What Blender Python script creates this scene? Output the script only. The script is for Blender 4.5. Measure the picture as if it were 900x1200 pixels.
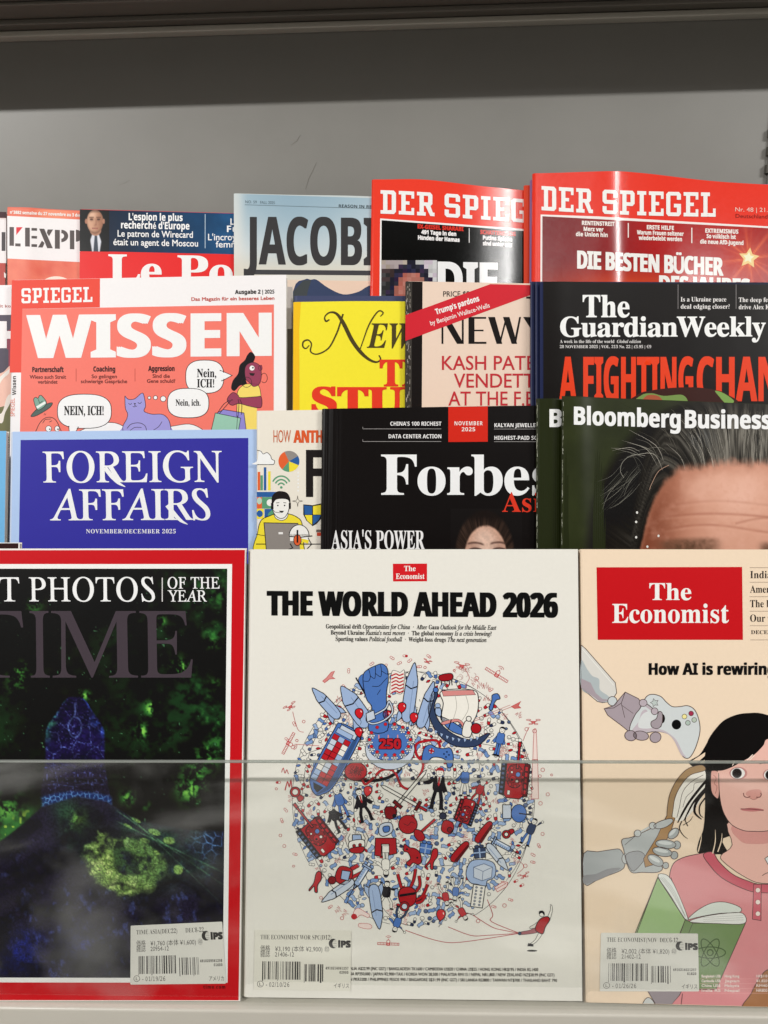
import bpy, bmesh, math, random
import numpy as np
from mathutils import Vector, Matrix

for o in list(bpy.data.objects):
    bpy.data.objects.remove(o)
SC = bpy.context.scene
COL = SC.collection
rad = math.radians

# ------------------------------------------------------------------ camera
F = 868.0                                   # focal length in photo pixels (900 x 1200)
CAM = Vector((0.0, 0.0, 1.35))
ROT = (Matrix.Rotation(rad(1.9), 3, 'Z') @ Matrix.Rotation(rad(90 - 12.2), 3, 'X')
       @ Matrix.Rotation(rad(-0.96), 3, 'Z'))
cd = bpy.data.cameras.new('camera')
cd.sensor_fit = 'VERTICAL'
cd.sensor_height = 36.0
cd.lens = F / 1200 * 36.0
cd.clip_start = 0.01
cd.clip_end = 50
co = bpy.data.objects.new('camera', cd)
co.matrix_world = Matrix.Translation(CAM) @ ROT.to_4x4()
COL.objects.link(co)
SC.camera = co

# ------------------------------------------------------------------ light of the shop
W = bpy.data.worlds.new('World')
SC.world = W
W.use_nodes = True
nt = W.node_tree
bg = nt.nodes['Background']
tc = nt.nodes.new('ShaderNodeTexCoord')
mp = nt.nodes.new('ShaderNodeMapping')
mp.inputs['Scale'].default_value = (1.6, 1.6, 11.0)
nz = nt.nodes.new('ShaderNodeTexNoise')
nz.inputs['Scale'].default_value = 2.2
nz.inputs['Detail'].default_value = 4
rp = nt.nodes.new('ShaderNodeValToRGB')
rp.color_ramp.elements[0].position = 0.36
rp.color_ramp.elements[0].color = (0.07, 0.06, 0.05, 1)
rp.color_ramp.elements[1].position = 0.56
rp.color_ramp.elements[1].color = (0.26, 0.24, 0.21, 1)
e_ = rp.color_ramp.elements.new(0.64); e_.color = (1.5, 1.45, 1.35, 1)
# the shop floor and lower shelves are paler than the space under the ceiling
sxyz = nt.nodes.new('ShaderNodeSeparateXYZ')
fl = nt.nodes.new('ShaderNodeMapRange'); fl.inputs['From Min'].default_value = 0.55; fl.inputs['From Max'].default_value = 0.35
fl.inputs['To Min'].default_value = 0.55; fl.inputs['To Max'].default_value = 1.7
nt.links.new(tc.outputs['Generated'], sxyz.inputs[0]); nt.links.new(sxyz.outputs['Z'], fl.inputs['Value'])
ml = nt.nodes.new('ShaderNodeMix'); ml.data_type = 'RGBA'; ml.blend_type = 'MULTIPLY'; ml.inputs['Factor'].default_value = 1.0
nt.links.new(rp.outputs['Color'], ml.inputs['A']); nt.links.new(fl.outputs['Result'], ml.inputs['B'])
nt.links.new(tc.outputs['Generated'], mp.inputs['Vector'])
nt.links.new(mp.outputs['Vector'], nz.inputs['Vector'])
nt.links.new(nz.outputs['Fac'], rp.inputs['Fac'])
nt.links.new(ml.outputs['Result'], bg.inputs['Color'])
bg.inputs['Strength'].default_value = 0.44

def lamp(name, loc, target, sx, sy, power, col=(1, 0.99, 0.968)):
    l = bpy.data.lights.new(name, 'AREA')
    l.shape = 'RECTANGLE'
    l.size, l.size_y = sx, sy
    l.energy = power
    l.color = col
    o = bpy.data.objects.new(name, l)
    o.location = loc
    d = Vector(target) - Vector(loc)
    o.rotation_euler = (math.atan2(d.y, -d.z), 0, 0)          # tubes run along the aisle or across it; tilted only towards the rack
    COL.objects.link(o)
    return o

CEIL = 2.62
lamp('ceiling_lamp', (-1.85, -1.12, CEIL), (-0.15, 0.6, 1.3), 1.0, 0.05, 62)
lamp('ceiling_lamp', (2.0, -1.12, CEIL), (0.15, 0.6, 1.3), 1.0, 0.05, 46)
lamp('ceiling_lamp', (0.46, -0.74, CEIL), (0.15, 0.6, 1.35), 0.032, 0.6, 6.0)

SC.view_settings.view_transform = 'Standard'
SC.view_settings.look = 'None'
SC.view_settings.exposure = 0.06
SC.view_settings.gamma = 1.0
SC.view_settings.use_curve_mapping = False

# ------------------------------------------------------------------ helpers: colour, materials
GAIN = 1.0
def lin(h):
    if isinstance(h, str):
        h = [int(h[i:i + 2], 16) for i in (0, 2, 4)]
    c = np.asarray(h, float) / 255.0
    return np.where(c <= 0.04045, c / 12.92, ((c + 0.055) / 1.055) ** 2.4)

MATS = {}
def paper_nodes(m, rough, bump=0.06):
    """paper / ink surface: faint mottling, uneven sheen, slow waviness"""
    n, l = m.node_tree.nodes, m.node_tree.links
    b = n['Principled BSDF']
    t = n.new('ShaderNodeTexCoord')
    a = n.new('ShaderNodeTexNoise'); a.inputs['Scale'].default_value = 420; a.inputs['Detail'].default_value = 2
    r = n.new('ShaderNodeMapRange'); r.inputs['To Min'].default_value = rough - 0.02; r.inputs['To Max'].default_value = rough + 0.03
    w = n.new('ShaderNodeTexNoise'); w.inputs['Scale'].default_value = 9; w.inputs['Detail'].default_value = 3
    bp = n.new('ShaderNodeBump'); bp.inputs['Strength'].default_value = bump * 4; bp.inputs['Distance'].default_value = 0.004
    l.new(t.outputs['Object'], a.inputs['Vector']); l.new(t.outputs['Object'], w.inputs['Vector'])
    l.new(a.outputs['Fac'], r.inputs['Value']); l.new(r.outputs['Result'], b.inputs['Roughness'])
    l.new(w.outputs['Fac'], bp.inputs['Height']); l.new(bp.outputs['Normal'], b.inputs['Normal'])
    return b, a

def ink(h, rough=0.42, spec=0.35, bump=0.06):
    spec = spec * 0.4
    k = (h, rough, spec, bump)
    if k in MATS:
        return MATS[k]
    m = bpy.data.materials.new('print_' + str(h))
    m.use_nodes = True
    b, a = paper_nodes(m, rough, bump)
    c = np.clip(lin(h) * 1.015 - 0.0045, 0.0012, 0.86)
    n, l = m.node_tree.nodes, m.node_tree.links
    mx = n.new('ShaderNodeMix'); mx.data_type = 'RGBA'
    mx.inputs['A'].default_value = (*(c * 0.975), 1)
    mx.inputs['B'].default_value = (*np.clip(c * 1.025, 0, 0.9), 1)
    l.new(a.outputs['Fac'], mx.inputs['Factor'])
    l.new(mx.outputs['Result'], b.inputs['Base Color'])
    b.inputs['Specular IOR Level'].default_value = spec
    MATS[k] = m
    return m

def photo_print(rough=0.36, spec=0.4, bump=0.06):
    """halftone picture: colours stored per point of the printed sheet"""
    k = ('photo', rough, spec, bump)
    if k in MATS:
        return MATS[k]
    m = bpy.data.materials.new('printed_picture')
    m.use_nodes = True
    b, a = paper_nodes(m, rough, bump)
    at = m.node_tree.nodes.new('ShaderNodeAttribute'); at.attribute_name = 'print'
    m.node_tree.links.new(at.outputs['Color'], b.inputs['Base Color'])
    b.inputs['Specular IOR Level'].default_value = spec * 0.5
    MATS[k] = m
    return m

def metal_paint(name, h, rough=0.45, spec=0.4, grain=0.06, scale=30):
    m = bpy.data.materials.new(name)
    m.use_nodes = True
    n, l = m.node_tree.nodes, m.node_tree.links
    b = n['Principled BSDF']
    t = n.new('ShaderNodeTexCoord')
    a = n.new('ShaderNodeTexNoise'); a.inputs['Scale'].default_value = scale; a.inputs['Detail'].default_value = 6; a.inputs['Roughness'].default_value = 0.65
    f = n.new('ShaderNodeTexNoise'); f.inputs['Scale'].default_value = 900
    c = lin(h)
    mx = n.new('ShaderNodeMix'); mx.data_type = 'RGBA'
    mx.inputs['A'].default_value = (*(c * (1 - grain)), 1)
    mx.inputs['B'].default_value = (*(c * (1 + grain)), 1)
    r = n.new('ShaderNodeMapRange'); r.inputs['To Min'].default_value = rough - 0.08; r.inputs['To Max'].default_value = rough + 0.1
    bp = n.new('ShaderNodeBump'); bp.inputs['Strength'].default_value = 0.08; bp.inputs['Distance'].default_value = 0.0006
    l.new(t.outputs['Object'], a.inputs['Vector']); l.new(t.outputs['Object'], f.inputs['Vector'])
    l.new(a.outputs['Fac'], mx.inputs['Factor']); l.new(mx.outputs['Result'], b.inputs['Base Color'])
    l.new(a.outputs['Fac'], r.inputs['Value']); l.new(r.outputs['Result'], b.inputs['Roughness'])
    l.new(f.outputs['Fac'], bp.inputs['Height']); l.new(bp.outputs['Normal'], b.inputs['Normal'])
    b.inputs['Specular IOR Level'].default_value = spec
    return m

def page_edge_mat():
    if 'pages' in MATS:
        return MATS['pages']
    m = bpy.data.materials.new('page_edges')
    m.use_nodes = True
    n, l = m.node_tree.nodes, m.node_tree.links
    b = n['Principled BSDF']; b.inputs['Roughness'].default_value = 0.8
    t = n.new('ShaderNodeTexCoord')
    mpp = n.new('ShaderNodeMapping'); mpp.inputs['Scale'].default_value = (30, 9000, 30)
    a = n.new('ShaderNodeTexNoise'); a.inputs['Scale'].default_value = 1.0; a.inputs['Detail'].default_value = 2
    r = n.new('ShaderNodeValToRGB')
    r.color_ramp.elements[0].position = 0.3; r.color_ramp.elements[0].color = (0.30, 0.28, 0.25, 1)
    r.color_ramp.elements[1].position = 0.62; r.color_ramp.elements[1].color = (0.74, 0.71, 0.65, 1)
    l.new(t.outputs['Object'], mpp.inputs['Vector']); l.new(mpp.outputs['Vector'], a.inputs['Vector'])
    l.new(a.outputs['Fac'], r.inputs['Fac']); l.new(r.outputs['Color'], b.inputs['Base Color'])
    MATS['pages'] = m
    return m

# ------------------------------------------------------------------ helpers: geometry
RN = np.array(ROT)
CN = np.array(CAM)
def ray(px, py):
    px = np.asarray(px, float); py = np.asarray(py, float)
    d = np.stack([(px - 450) / F, (600 - py) / F, -np.ones_like(px)], -1)
    return d @ RN.T

class Tier:
    def __init__(s, ref, depth, lean, yb):
        a = rad(lean)
        s.n = np.array([0, -math.cos(a), math.sin(a)])
        s.up = np.array([0, math.sin(a), math.cos(a)])
        s.p0 = CN + ray(*ref) * depth
        s.zshelf = s.hit(450, yb)[2]
    def hit(s, px, py, off=0.0):
        d = ray(px, py)
        t = ((s.p0 + s.n * 1.0 - CN) @ s.n - 1.0 + off) / (d @ s.n)
        return CN + d * t[..., None]

T1 = Tier((450, 900), 0.450, 15.0, 1170.5)
T2 = Tier((450, 575), 0.540, 15.0, 911)
T3 = Tier((450, 415), 0.590, 15.0, 745)
T4 = Tier((450, 265), 0.655, 15.0, 590)

def link_mesh(name, verts, faces, mats, idx=None, parent=None, smooth=False):
    me = bpy.data.meshes.new(name)
    me.from_pydata([tuple(v) for v in verts], [], faces)
    for m in mats:
        me.materials.append(m)
    if idx is not None:
        me.polygons.foreach_set('material_index', np.asarray(idx, np.int32))
    if smooth:
        me.polygons.foreach_set('use_smooth', np.ones(len(me.polygons), bool))
    me.update()
    o = bpy.data.objects.new(name, me)
    COL.objects.link(o)
    if parent is not None:
        o.parent = parent
    return o

def box_bm(bm, lo, hi):
    vs = [bm.verts.new((x, y, z)) for z in (lo[2], hi[2]) for y in (lo[1], hi[1]) for x in (lo[0], hi[0])]
    for f in ((0, 2, 3, 1), (4, 5, 7, 6), (0, 1, 5, 4), (2, 6, 7, 3), (0, 4, 6, 2), (1, 3, 7, 5)):
        bm.faces.new([vs[i] for i in f])

def bm_obj(name, bm, mat, parent=None, bevel=0.0, seg=2):
    if bevel:
        bmesh.ops.bevel(bm, geom=bm.edges[:], offset=bevel, segments=seg, affect='EDGES', profile=0.6)
    bmesh.ops.recalc_face_normals(bm, faces=bm.faces[:])
    me = bpy.data.meshes.new(name)
    bm.to_mesh(me); bm.free()
    me.materials.append(mat)
    if bevel:
        me.polygons.foreach_set('use_smooth', np.ones(len(me.polygons), bool))
    o = bpy.data.objects.new(name, me)
    COL.objects.link(o)
    if parent is not None:
        o.parent = parent
    return o

def thing(name, label, cat, loc=(0, 0, 0), group=None):
    o = bpy.data.objects.new(name, None)
    o.empty_display_size = 0.05
    o.location = loc
    o['label'] = label
    o['category'] = cat
    if group:
        o['group'] = group
    COL.objects.link(o)
    return o

# ------------------------------------------------------------------ helpers: lettering from the built-in font
def alpha(s, up, lo, dig, fix=None):
    r = ''
    for c in s:
        if fix and c in fix:
            r += fix[c]
        elif 'A' <= c <= 'Z':
            r += chr(up + ord(c) - 65)
        elif 'a' <= c <= 'z':
            r += chr(lo + ord(c) - 97)
        elif c.isdigit() and dig:
            r += chr(dig + ord(c) - 48)
        else:
            r += c
    return r
STY = {
    'r': (None, 0, 0), 't': (None, 0, -0.012),
    'b': ((0x1D5D4, 0x1D5EE, 0x1D7EC), 0, 0), 'i': ((0x1D608, 0x1D622, 0), 0, 0),
    'S': ((0x1D400, 0x1D41A, 0x1D7CE), 0, 0), 'L': ((0x1D400, 0x1D41A, 0x1D7CE), 0, -0.008),
    'I': ((0x1D434, 0x1D44E, 0), 0, 0), 'B': ((0x1D468, 0x1D482, 0), 0, 0),
    'R': ((0x1D434, 0x1D44E, 0), 0.285, 0),
    'm': ((0x1D670, 0x1D68A, 0x1D7F6), 0, 0),
}
GC = {}
def glyph(s, sty, res=3, track=1.0):
    k = (s, sty, res, track)
    if k in GC:
        return GC[k]
    tab, shear, off = STY[sty]
    body = alpha(s, *tab, {'h': '\u210e'} if sty in 'IR' else None) if tab else s
    c = bpy.data.curves.new('lettering', 'FONT')
    c.body = body; c.offset = off; c.fill_mode = 'FRONT'; c.resolution_u = res
    c.space_character = track
    o = bpy.data.objects.new('lettering', c)
    me = bpy.data.meshes.new_from_object(o)
    n = len(me.vertices)
    v = np.zeros(n * 3); me.vertices.foreach_get('co', v); v = v.reshape(-1, 3)[:, :2].copy()
    v[:, 0] -= v[:, 1] * shear
    fs = [list(p.vertices) for p in me.polygons]
    bpy.data.objects.remove(o); bpy.data.curves.remove(c); bpy.data.meshes.remove(me)
    GC[k] = (v, fs)
    return GC[k]
def cap_of(sty):
    return glyph('H', sty)[0][:, 1].max()
def adv(s, sty, res, track):
    a = glyph(s + '|', sty, res, track)[0]
    b = glyph('|', sty, res, track)[0]
    return a[:, 0].max() - b[:, 0].max()

def catmull(pts, closed=True, n=5):
    P = np.asarray(pts, float)
    m = len(P)
    out = []
    rng = range(m) if closed else range(m - 1)
    for i in rng:
        if closed:
            p0, p1, p2, p3 = P[(i - 1) % m], P[i], P[(i + 1) % m], P[(i + 2) % m]
        else:
            p0, p1, p2, p3 = P[max(i - 1, 0)], P[i], P[i + 1], P[min(i + 2, m - 1)]
        for j in range(n):
            t = j / n
            out.append(0.5 * ((2 * p1) + (-p0 + p2) * t + (2 * p0 - 5 * p1 + 4 * p2 - p3) * t * t + (-p0 + 3 * p1 - 3 * p2 + p3) * t ** 3))
    if not closed:
        out.append(P[-1])
    return [tuple(p) for p in out]

LY = 0.000005
def NOB(u):
    return np.zeros_like(u)

# ------------------------------------------------------------------ a magazine
class Mag:
    """one magazine: an Empty at the foot of the cover; children cover, page_block, print on the cover"""
    def __init__(s, label, tier, off, TL, TR, BL=None, BR=None, le=None, thick=0.004, paper='e6e2d6', bend=None,
                 spine=None, topc=None, group='magazines displayed on the rack', rough=0.42, spec=0.35, bump=0.06, cat='magazine'):
        s.tier, s.off, s.bend = tier, off, bend
        s.rough, s.spec, s.bump = rough, spec, bump
        p = tier.hit(*TL, off); q = tier.hit(*TR, off)
        s.o = p
        right = np.array([1.0, 0, 0]); s.r = right; s.up = tier.up; s.n = tier.n
        def uv(pt):
            return np.array([(pt - s.o) @ s.r, (pt - s.o) @ s.up])
        s.uv = uv
        a, b = uv(p), uv(q)
        if BL:
            c, d = uv(tier.hit(*BL, off)), uv(tier.hit(*BR, off))
        else:
            h = (p[2] - tier.zshelf) / s.up[2]
            if le is not None:
                e = uv(tier.hit(*le, off)); dirv = (e - a) / abs(e[1])
            else:
                dirv = np.array([0, -1.0])
            c = a + dirv * h
            d = b + dirv * (h + b[1])
        s.corn = [a, b, d, c]
        s.base = (c + d) / 2
        base = s.o + s.r * s.base[0] + s.up * min(c[1], d[1])
        s.v0 = min(c[1], d[1])
        s.root = thing('magazine', label, cat, (0, 0, 0), group)
        M = Matrix(((s.r[0], -s.n[0], s.up[0], base[0]), (s.r[1], -s.n[1], s.up[1], base[1]), (s.r[2], -s.n[2], s.up[2], base[2]), (0, 0, 0, 1)))
        s.root.matrix_world = M
        s.thick, s.topc = thick, topc
        s.body(paper, spine)
    def B(s, u):
        return s.bend(u) if s.bend else np.zeros_like(u)
    def P(s, px, py):
        """photo pixel -> (u, v) on the (bent) cover"""
        pt = s.tier.hit(px, py, s.off)
        if s.bend:
            for _ in range(3):
                u = (pt - s.o) @ s.r
                h = s.B(u)
                d = ray(px, py)
                t = ((s.tier.p0 - CN) @ s.n + s.off + h) / (d @ s.n)
                pt = CN + d * t[..., None]
        return (pt - s.o) @ s.r, (pt - s.o) @ s.up
    def L(s, u, v, h):
        u = np.asarray(u, float); v = np.asarray(v, float)
        return np.stack([u - s.base[0], -(h + s.B(u)), v - s.v0], -1)
    def body(s, paper, spine):
        a, b, d, c = s.corn
        th = s.thick; t = 0.00022; r = min(th * 0.5, 0.002)
        n = 130 if s.bend else 6
        # profile of the folded cover: front sheet, rounded back edge, rear sheet  (f along width, h height)
        prof = []
        for i in range(n):
            prof.append((1 - i / (n - 1) * (1 - 0.012), 0.0, 0))
        k = 6
        for i in range(1, k):
            an = math.pi * i / k
            prof.append((0.012 - 0.012 * math.sin(an), -th / 2 + th / 2 * math.cos(an), 1))
        for i in range(n):
            prof.append((0.012 + i / (n - 1) * (1 - 0.012), -th, 0))
        f = np.array([p[0] for p in prof]); h = np.array([p[1] for p in prof])
        # inner side
        fi = f.copy(); hi = h.copy()
        cen = -th / 2
        hi = cen + (h - cen) * (1 - 2 * t / th)
        fi = np.where(f < 0.012, 0.012 - (0.012 - f) * 0.85, f)
        rows = 2
        V = []
        for (ff, hh) in ((f, h), (fi, hi)):
            for rr in range(rows):
                w = rr / (rows - 1)
                A = a + (c - a) * w; Bq = b + (d - b) * w
                pu = A[0] + (Bq[0] - A[0]) * ff; pv = A[1] + (Bq[1] - A[1]) * ff
                if s.topc and not w: pv = pv + s.topc[0] * np.exp(-((ff - s.topc[1]) / s.topc[2]) ** 2)
                V.append(s.L(pu, pv, hh))
        m = len(f)
        V = np.concatenate(V)
        faces, idx = [], []
        def g(side, row, i): return (side * rows + row) * m + i
        for i in range(m - 1):
            mi = 1 if (f[i] < 0.0125 and f[i + 1] < 0.0125) else 0
            faces.append((g(0, 0, i), g(0, 0, i + 1), g(0, 1, i + 1), g(0, 1, i))); idx.append(mi)
            faces.append((g(1, 0, i), g(1, 1, i), g(1, 1, i + 1), g(1, 0, i + 1))); idx.append(2)
            faces.append((g(0, 0, i), g(1, 0, i), g(1, 0, i + 1), g(0, 0, i + 1))); idx.append(2)
            faces.append((g(0, 1, i), g(0, 1, i + 1), g(1, 1, i + 1), g(1, 1, i))); idx.append(2)
        for i in (0, m - 1):
            faces.append((g(0, 0, i), g(0, 1, i), g(1, 1, i), g(1, 0, i))); idx.append(2)
        pm = ink(paper, s.rough, s.spec, s.bump)
        sm = ink(spine, s.rough, s.spec, s.bump) if spine else pm
        o = link_mesh('cover', V, faces, [pm, sm, ink('e8e4da', 0.8, 0.2)], idx, s.root)
        # pages
        nb = n
        V = []
        for hh in (-t * 1.3, -th + t * 1.3):
            for w in (0, 1):
                A = a + (c - a) * w; Bq = b + (d - b) * w
                ff = np.linspace(0.008, 0.997, nb)
                pu = A[0] + (Bq[0] - A[0]) * ff; pv = A[1] + (Bq[1] - A[1]) * ff
                pv = pv + (0.0007 if w else -0.0007)
                if s.topc and not w: pv = pv + s.topc[0] * np.exp(-((ff - s.topc[1]) / s.topc[2]) ** 2)
                V.append(s.L(pu, pv, hh))
        V = np.concatenate(V)
        faces = []
        def g2(side, row, i): return (side * 2 + row) * nb + i
        for i in range(nb - 1):
            faces.append((g2(0, 0, i), g2(0, 1, i), g2(0, 1, i + 1), g2(0, 0, i + 1)))
            faces.append((g2(1, 0, i), g2(1, 0, i + 1), g2(1, 1, i + 1), g2(1, 1, i)))
            for w in (0, 1):
                q = (g2(0, w, i), g2(0, w, i + 1), g2(1, w, i + 1), g2(1, w, i))
                faces.append(q if w == 0 else q[::-1])
        for i in (0, nb - 1):
            faces.append((g2(0, 0, i), g2(1, 0, i), g2(1, 1, i), g2(0, 1, i)))
        link_mesh('page_block', V, faces, [page_edge_mat()], None, s.root)

class Part:
    """print on a cover (or a sticker): shapes drawn in photo pixels, laid on the cover as thin layers of ink"""
    def __init__(s, mag, name, parent=None, base=0.00004, label=None):
        s.m, s.name, s.parent, s.base = mag, name, parent or mag.root, base
        s.v, s.f, s.i, s.h = [], [], [], []
        s.mats, s.mi = [], {}
        s.label = label
        s.warp = None
        s.rough = None
    def col(s, c):
        if c not in s.mi:
            s.mi[c] = len(s.mats)
            s.mats.append(ink(c, s.rough or s.m.rough, s.m.spec, s.m.bump))
        return s.mi[c]
    def raw(s, pts, faces, c, ly):
        b = len(s.v)
        s.v.extend((float(p[0]), float(p[1]), ly * LY) for p in pts)
        k = s.col(c)
        for f in faces:
            s.f.append([q + b for q in f]); s.i.append(k)
    def poly(s, pts, c, ly=10):
        q = [pts[0]]
        for p in pts[1:]:
            if abs(p[0] - q[-1][0]) + abs(p[1] - q[-1][1]) > 1e-4:
                q.append(p)
        if abs(q[0][0] - q[-1][0]) + abs(q[0][1] - q[-1][1]) < 1e-4:
            q.pop()
        if len(q) > 2:
            s.raw(q, [list(range(len(q)))], c, ly)
    def blob(s, pts, c, ly=10, line=None, lw=0.8, n=5):
        q = catmull(pts, True, n)
        if c: s.poly(q, c, ly)
        if line: s.line(q, lw, line, ly + 1, True)
    def shape(s, pts, c, ly=10, line=None, lw=0.8):
        if c: s.poly(pts, c, ly)
        if line: s.line(pts, lw, line, ly + 1, True)
    def rect(s, x0, y0, x1, y1, c, ly=10, slope=0.0):
        k = slope * (x1 - x0)
        s.poly([(x0, y0), (x1, y0 + k), (x1, y1 + k), (x0, y1)], c, ly)
    def line(s, pts, w, c, ly=12, closed=False, taper=None):
        P = np.asarray(pts, float)
        if closed:
            keep = [0] + [i for i in range(1, len(P)) if np.abs(P[i] - P[i - 1]).sum() > 1e-4]
            P = P[keep]
            if np.abs(P[0] - P[-1]).sum() < 1e-4: P = P[:-1]
        n = len(P)
        if n < 2: return
        if closed:
            a = np.roll(P, 1, 0); b = np.roll(P, -1, 0)
        else:
            a = np.vstack([P[:1], P[:-1]]); b = np.vstack([P[1:], P[-1:]])
        d1 = P - a; d2 = b - P
        l1 = np.linalg.norm(d1, axis=1, keepdims=True); l2 = np.linalg.norm(d2, axis=1, keepdims=True)
        d1 = np.where(l1 > 1e-6, d1 / np.maximum(l1, 1e-6), d2 / np.maximum(l2, 1e-6))
        d2 = np.where(l2 > 1e-6, d2 / np.maximum(l2, 1e-6), d1)
        t = d1 + d2; lt = np.linalg.norm(t, axis=1, keepdims=True)
        t = np.where(lt > 1e-3, t / np.maximum(lt, 1e-6), d1)
        nn = np.stack([-t[:, 1], t[:, 0]], 1)
        cs = np.maximum(np.abs((nn * np.stack([-d1[:, 1], d1[:, 0]], 1)).sum(1)), 0.5)
        ww = np.full(n, w / 2.0) if taper is None else np.interp(np.linspace(0, 1, n), np.linspace(0, 1, len(taper)), taper) * w / 2
        off = nn * (ww / cs)[:, None]
        Lp, Rp = P + off, P - off
        pts = np.vstack([Lp, Rp])
        fs = [[i, i + 1, n + i + 1, n + i] for i in range(n - 1)]
        if closed: fs.append([n - 1, 0, n, 2 * n - 1])
        s.raw(pts, fs, c, ly)
    def ell(s, cx, cy, rx, ry, c, ly=10, rot=0, line=None, lw=0.8, n=28, a0=0, a1=360):
        r = rad(rot)
        full = (a1 - a0) >= 360
        k = n if full else n + 1
        q = []
        for i in range(k):
            a = rad(a0 + (a1 - a0) * i / n)
            x, y = rx * math.cos(a), ry * math.sin(a)
            q.append((cx + x * math.cos(r) - y * math.sin(r), cy + x * math.sin(r) + y * math.cos(r)))
        if c: s.poly(q, c, ly)
        if line: s.line(q, lw, line, ly + 1, full)
    def text(s, t, sty, x0, x1, y, cap, c, ly=50, bx=0.0, by=None, slope=0.0, rot=0.0, res=3, track=1.0, cw=None, anchor='l', curve=None):
        """lettering whose ink box spans x0..x1, baseline y, capital height cap (photo pixels)"""
        runs = t if isinstance(t, list) else [(t, sty)]
        V, Fs = [], []
        x = 0.0; n = 0
        for (tx, st) in runs:
            v, f = glyph(tx, st, res, track)
            v = v.copy()
            k = cap_of(runs[0][1]) / cap_of(st) if len(runs) > 1 else 1.0
            v[:, 0] += x
            V.append(v); Fs += [[q + n for q in g] for g in f]
            n += len(v)
            if len(runs) > 1: x += adv(tx, st, res, track)
        V = np.vstack(V)
        sy = cap / cap_of(runs[0][1])
        if len(V) == 0: return
        a, b = V[:, 0].min(), V[:, 0].max()
        if x1 is None:
            sx = sy * (cw or 1.0)
            wd = (b - a) * sx
            xa = x0 if anchor == 'l' else (x0 - wd if anchor == 'r' else x0 - wd / 2)
        else:
            sx = (x1 - x0) / (b - a); xa = x0
        X = (V[:, 0] - a) * sx; Y = -V[:, 1] * sy
        if rot:
            cr, sr = math.cos(rad(rot)), math.sin(rad(rot))
            X, Y = X * cr + Y * sr, -X * sr + Y * cr
        X = X + xa; Y = Y + y + slope * (X - xa)
        if curve is not None: Y = Y + curve(X)
        if by is None: by = bx
        offs = [(0, 0)]
        if bx or by:
            offs += [(bx, 0), (-bx, 0), (0, by), (0, -by), (bx, by), (-bx, by), (bx, -by), (-bx, -by)]
        for j, (dx, dy) in enumerate(offs):
            s.raw(np.stack([X + dx, Y + dy], 1), Fs, c, ly + j * 0.3)
    def build(s):
        if not s.f:
            return None
        v = np.array(s.v); f = s.f; mi = s.i
        if s.m.bend:
            keepf, keepi, wide, widei = [], [], [], []
            for g, k in zip(f, mi):
                xs = v[g, 0]
                (wide if xs.max() - xs.min() > 5 else keepf).append(g)
                (widei if xs.max() - xs.min() > 5 else keepi).append(k)
            v_all = v
            bm = bmesh.new()
            bv = {q: bm.verts.new(s.v[q]) for q in sorted({q for g in wide for q in g})}
            for g, k in zip(wide, widei):
                try:
                    fc = bm.faces.new([bv[q] for q in g]); fc.material_index = k
                except ValueError:
                    pass
            x0, x1 = (min(q.co.x for q in bm.verts), max(q.co.x for q in bm.verts)) if bv else (0, 0)
            for x in np.arange(math.floor(x0 / 3) * 3 + 3, x1, 3.0):
                bmesh.ops.bisect_plane(bm, geom=bm.verts[:] + bm.edges[:] + bm.faces[:], plane_co=(x, 0, 0), plane_no=(1, 0, 0), dist=1e-5)
            bm.verts.index_update()
            used = sorted({q for g in keepf for q in g}); re_ = {q: i for i, q in enumerate(used)}; nk = len(used)
            f = [[re_[q] for q in g] for g in keepf] + [[q.index + nk for q in fc.verts] for fc in bm.faces]
            nsm = len(keepf)
            mi = keepi + [fc.material_index for fc in bm.faces]
            v = np.vstack([v_all[used].reshape(-1, 3), np.array([q.co[:] for q in bm.verts]).reshape(-1, 3)])
            bm.free()
        u, w = s.m.P(v[:, 0], v[:, 1])
        loc = s.m.L(u, w, s.base + v[:, 2])
        o = link_mesh(s.name, loc, f, s.mats, mi, s.parent, smooth=False)
        if s.m.bend:
            o.data.polygons.foreach_set('use_smooth', np.arange(len(f)) >= nsm)
        if s.label: o['label'] = s.label
        return o

def raster(mag, name, quad, step, func, ly=6, base=0.00004, rough=None, mask=None, parent=None):
    """a printed picture: fine grid of points, each with its own ink colour. quad = TL, TR, BR, BL in photo pixels"""
    TL, TR, BR, BL = [np.array(q, float) for q in quad]
    nx = max(2, int(np.linalg.norm(TR - TL) / step)); ny = max(2, int(np.linalg.norm(BL - TL) / step))
    s, t = np.meshgrid(np.linspace(0, 1, nx + 1), np.linspace(0, 1, ny + 1))
    s, t = s.ravel()[:, None], t.ravel()[:, None]
    P = TL * (1 - s) * (1 - t) + TR * s * (1 - t) + BR * s * t + BL * (1 - s) * t
    rgb = np.clip(func(P[:, 0], P[:, 1]), 0, 255)
    u, w = mag.P(P[:, 0], P[:, 1])
    loc = mag.L(u, w, base + ly * LY)
    k = nx + 1
    faces = [(j * k + i, j * k + i + 1, (j + 1) * k + i + 1, (j + 1) * k + i) for j in range(ny) for i in range(nx)]
    o = link_mesh(name, loc, faces, [photo_print(rough or mag.rough, mag.spec, mag.bump)], None, parent or mag.root, smooth=bool(mag.bend))
    at = o.data.attributes.new('print', 'FLOAT_COLOR', 'POINT')
    c = np.ones((len(loc), 4)); c[:, :3] = np.clip(lin(rgb) * 1.015 - 0.0045, 0.0012, 0.9)
    at.data.foreach_set('color', c.ravel())
    return o

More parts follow.
